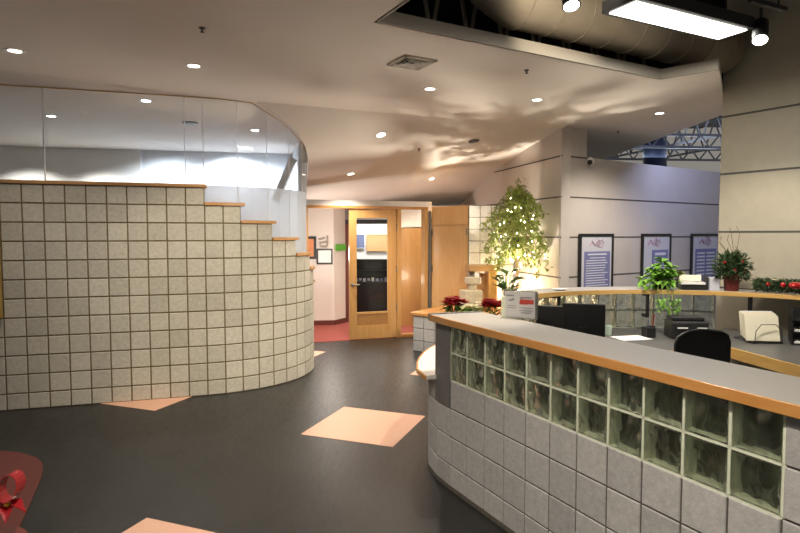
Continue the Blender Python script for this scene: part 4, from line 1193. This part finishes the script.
# black letter trays at the right edge
lx, ly = 4.02, 5.62
t = thing('letter_tray', (lx, ly, WT), 'stacked black letter trays with papers at the right edge', 'letter tray')
for k in range(3):
    z = WT + .01 + k * .115
    tr_ = MB(); tr_.box((lx, ly, z), (.34, .28, .012), -.5); tr_.box((lx + .05, ly + .10, z + .05), (.34, .012, .10), -.5)
    for s_ in (-1, 1):
        tr_.box((lx + s_ * .17 * math.cos(-.5), ly + s_ * .17 * math.sin(-.5), z + .05), (.012, .28, .10), -.5)
    tr_.build('tray', 'black', t)
    if k < 2: MB().box((lx, ly, z + .016), (.30, .26, .02), -.5).build('paper_stack', 'paper', t)
# things on the ledge
LZ = 1.2705
def on_ledge(r, th): q = LC + Vector((math.cos(R(th)), math.sin(R(th)))) * r; return q.x, q.y
x, y = on_ledge(2.1, 114); tag(MB().lathe((x, y, LZ), [(.05, 0), (.09, .012), (.088, .014), (.05, .004)], 20).build('white_plate', 'white'), 'shallow white dish at the left end of the ledge', 'dish')
def vine_plant(x, y):
    t = thing('pothos_plant', (x, y, LZ), 'bright green leafy pothos trailing over the ledge', 'plant')
    MB().lathe((x, y, LZ), [(.07, 0), (.085, .09), (.092, .09), (.092, .105), (.075, .105)], 18).build('pot', 'ceramic', t)
    g = MB()
    for k in range(110):
        a = random.random() * 6.283; r = abs(random.gauss(0, .10)); z = LZ + .08 + random.random() * .26 * max(.2, 1 - r / .22)
        g.leaf((x + math.cos(a) * r, y + math.sin(a) * r * .7, z), (math.cos(a), math.sin(a) - .3, random.uniform(-.5, .7)), (0, 0, 1), random.uniform(.08, .13), random.uniform(.06, .10))
    for k in range(24):
        g.leaf((x + random.uniform(-.26, .05), y - random.uniform(.02, .12), LZ + random.uniform(.03, .14)), (random.uniform(-1, .3), -.8, random.uniform(-.8, .4)), (0, 0, 1), .10, .075)
    g.build('leaves', 'leafbright', t)
    v = MB()
    for k in range(5):
        sx = x - .16 + k * .055; ex, ey = on_ledge(1.90, 85 - k * -2.0)
        ln_ = random.uniform(.12, .30)
        pts = [(x, y, LZ + .11), ((x + sx) / 2, y - .12, LZ + .09), (sx, y - .26, LZ + .02), (sx, y - .285, LZ - .08), (sx + .01, y - .28, LZ - ln_)]
        v.tube(pts, .003, 5)
        for q in range(7):
            p_ = Vector(pts[3]).lerp(Vector(pts[4]), q / 6)
            v.leaf(p_, (random.uniform(-1, 1), -.6, random.uniform(-.8, 0)), (0, 0, 1), .06, .04)
    v.build('trailing_vines', 'leafbright', t)
vine_plant(*on_ledge(2.09, 81))
x, y = on_ledge(2.09, 72.3)
t = thing('leaflet_box', (x, y, LZ), 'clear and black leaflet box holding white cards on the ledge', 'leaflet box')
MB().box((x, y, LZ + .03), (.26, .17, .06), -.25).build('tray', 'black', t, bevel=.004)
MB().box((x - .02, y - .02, LZ + .072), (.24, .15, .024), -.25).build('card_stack', 'paper', t)
MB().box((x - .01, y + .05, LZ + .115), (.22, .06, .07), -.25, ('X', R(-20))).build('leaflets', 'cream', t)
MB().box((x + .125, y - .03, LZ + .08), (.012, .15, .13), -.25).build('end_plate', 'black', t)
tag(MB().box((x + .19, y - .075, LZ + .07), (.10, .08, .14), -.25).build('card_holder', 'sheet'), 'pale card holder between the leaflet box and the red pot', 'card holder')
# small plant with yellow-green leaves behind the leaflet box
x, y = on_ledge(2.26, 75.2)
t = thing('small_plant', (x, y, LZ), 'small yellow green plant between the pothos and the leaflet box', 'plant')
MB().lathe((x, y, LZ), [(.035, 0), (.045, .10), (.04, .10)], 14).build('pot', 'ceramic', t)
g = MB()
for k in range(26):
    a = random.random() * 6.28; g.leaf((x + random.uniform(-.04, .04), y, LZ + .11 + random.random() * .05), (math.cos(a), math.sin(a), random.uniform(0, 1)), (0, 0, 1), .07, .05)
g.build('leaves', 'leaf', t)
# pine arrangement in a red pot
x, y = on_ledge(2.08, 62)
t = thing('pine_arrangement', (x, y, LZ), 'bushy pine arrangement in a dark red pot with bare twigs', 'plant')
MB().lathe((x, y, LZ), [(.072, 0), (.08, .15), (.088, .15), (.088, .175), (.07, .175)], 18).build('pot', 'redpot', t)
g = MB()
for k in range(1500):
    a = random.random() * 6.283; u = random.random(); el = random.uniform(-.75, 1.35)
    d_ = Vector((math.cos(a) * math.cos(el), math.sin(a) * math.cos(el), math.sin(el)))
    r = .05 + .14 * u
    b = Vector((x, y, LZ + .235)) + Vector((d_.x * r * 1.05, d_.y * r * .75, d_.z * r))
    e_ = b + (d_ + Vector((random.uniform(-.6, .6), random.uniform(-.6, .6), random.uniform(-.4, .5)))).normalized() * random.uniform(.03, .065)
    w = Vector((random.uniform(-1, 1), random.uniform(-1, 1), random.uniform(-1, 1))).normalized() * .011
    g.add([b - w, b + w, e_], [(0, 1, 2)])
g.ball((x, y, LZ + .235), .07, 12)
g.build('needles', 'pine', t)
tw = MB()
for k in range(6):
    a = k * 1.1; p0 = Vector((x, y, LZ + .2)); h = random.uniform(.22, .45)
    tw.tube([p0, p0 + Vector((math.cos(a) * .05, math.sin(a) * .03, h * .6)), p0 + Vector((math.cos(a) * .12 - .05, math.sin(a) * .05, h)), p0 + Vector((math.cos(a) * .08 - .05, math.sin(a) * .05, h * 1.15))], .0028, 4)
tw.build('twigs', 'twig', t)
for k in range(4):
    a = random.uniform(2.8, 6.0)
    MB().ball((x + math.cos(a) * .13, y + math.sin(a) * .10, LZ + .23 + random.uniform(-.02, .1)), .018, 10).build('berry', 'redball', t)
# garland with ornaments
ga = Vector((*on_ledge(2.10, 57.8), LZ)); gb = Vector((*on_ledge(2.03, 45.5), LZ))
ga = Vector((3.74, 6.11, LZ)); gb = Vector((4.22, 5.66, LZ))
t = thing('garland', tuple((ga + gb) / 2), 'evergreen garland with red ornaments lying on the ledge by the beige wall', 'garland')
g = MB()
for k in range(2600):
    u = random.random(); c_ = ga.lerp(gb, u); a = random.random() * 6.283; r = random.random() ** .5
    b = c_ + Vector((math.cos(a) * .06 * r, math.cos(a) * .06 * r, .075 + math.sin(a) * .07 * r))
    e_ = b + Vector((random.uniform(-1, 1), random.uniform(-1, 1), random.uniform(-.5, 1))).normalized() * random.uniform(.02, .05)
    e_.z = max(e_.z, LZ + .002)
    w = Vector((random.uniform(-1, 1), random.uniform(-1, 1), random.uniform(-1, 1))).normalized() * .009
    g.add([b - w, b + w, e_], [(0, 1, 2)])
g.build('greenery', 'pine', t)
for k, (u, r, sq) in enumerate(((.22, .018, (1, 1, 1)), (.42, .024, (1, 1, 1)), (.58, .04, (1.5, 1.2, .8)), (.8, .024, (1, 1, 1)), (.93, .022, (1, 1, 1)))):
    c_ = ga.lerp(gb, u); MB().ball((c_.x - .07, c_.y - .08, LZ + .095), r * 1.15, 14, sq).build('ornament', 'redball', t, True)
yl = MB(); c_ = ga.lerp(gb, .3)
for k in range(9): yl.leaf((c_.x - .04, c_.y - .05, LZ + .12), (math.cos(k * .7), math.sin(k * .7), .8), (0, 0, 1), .05, .03)
part_label(yl.build('yellow_bow', 'palepetal', t), 'pale yellow bow')
x, y = 4.33, 5.52
t = thing('small_fir', (x, y, LZ), 'small dark fir sprig standing at the right end of the garland', 'plant')
MB().lathe((x, y, LZ), [(.04, 0), (.045, .05), (.04, .05)], 12).build('pot', 'redpot', t)
g = MB()
for k in range(300):
    h = random.random(); a = random.random() * 6.28; r = .09 * (1 - h)
    b = Vector((x, y, LZ + .05 + h * .2)); e_ = b + Vector((math.cos(a) * r, math.sin(a) * r, -.01)); w = Vector((random.uniform(-1, 1), random.uniform(-1, 1), 1)).normalized() * .005
    g.add([b - w, b + w, e_], [(0, 1, 2)])
g.build('needles', 'pine', t)

# ------------------------------------------------------------------ potted poinsettia at the lower left edge
x, y = -2.06, 2.80
t = thing('poinsettia', (x, y, 0), 'potted red poinsettia with a glossy red bow at the lower left edge', 'plant')
MB().lathe((x, y, 0), [(.12, 0), (.16, .30), (.18, .30), (.18, .34), (.15, .34)], 20).build('pot', 'redpot', t)
g = MB()
for k in range(26):
    a = random.random() * 6.28; g.leaf((x - .06, y + .04, .36 + random.random() * .1), (math.cos(a), math.sin(a), random.uniform(.1, .6)), (0, 0, 1), .10, .07)
g.tube([(x - .04, y, .3), (x + .10, y, .56)], .006, 6)
g.build('leaves', 'leafdark', t)
for k, (dx, dy, dz) in enumerate(((-.08, .06, .60), (-.16, -.04, .58), (-.14, .12, .62))):
    f = MB(); c = Vector((x + dx, y + dy, dz))
    for q in range(8):
        a = q * .785; f.leaf(c, (math.cos(a), math.sin(a), .2), (0, 0, 1), .085, .06)
    for q in range(6):
        a = q * 1.05 + .4; f.leaf(c + Vector((0, 0, .01)), (math.cos(a), math.sin(a), .7), (0, 0, 1), .055, .045)
    fo = f.build('flower', 'red', t)
    MB().ball((c.x, c.y, c.z + .02), .012, 8).build('flower_centre', 'yellow', fo)
kx, ky, kz = x + .135, y, .555
bw = MB()
for sx, rx in ((.01, .05), (-.12, .05)):
    ring = [(kx + sx + rx * math.cos(q * math.pi / 8), ky - .01 + .02 * math.sin(q * math.pi / 8), kz + .085 + .062 * math.sin(q * math.pi / 8)) for q in range(17)]
    base = len(bw.v)
    for (px2, py2, pz2) in ring: bw.v += [(px2, py2 - .035, pz2), (px2, py2 + .035, pz2)]
    for q in range(16): bw.f.append((base + 2 * q, base + 2 * q + 1, base + 2 * q + 3, base + 2 * q + 2))
for d_ in ((1, -.2, -.28), (-1, -.3, -.5), (.5, -.9, -.6)):
    bw.leaf((kx - .02, ky, kz + .01), d_, (0, 0, 1), .12, .065)
bo_ = bw.build('ribbon_bow', 'redsatin', t)
bo_.modifiers.new('thickness', 'SOLIDIFY').thickness = .004
MB().ball((kx, ky - .03, kz + .005), .014, 10).build('gold_knot', 'yellow', bo_)

# ------------------------------------------------------------------ world and view
w = bpy.data.worlds.new('world'); S.world = w; w.use_nodes = True
bg_ = w.node_tree.nodes['Background']; bg_.inputs['Color'].default_value = (1, .93, .84, 1); bg_.inputs['Strength'].default_value = .14
S.view_settings.view_transform = 'Standard'; S.view_settings.look = 'None'; S.view_settings.gamma = 1
S.view_settings.exposure = .8; S.view_settings.use_curve_mapping = False
S.cycles.max_bounces = 10; S.cycles.transmission_bounces = 8; S.cycles.transparent_max_bounces = 16
S.cycles.use_denoising = True
S.cycles.caustics_reflective = False
S.cycles.sample_clamp_indirect = 6
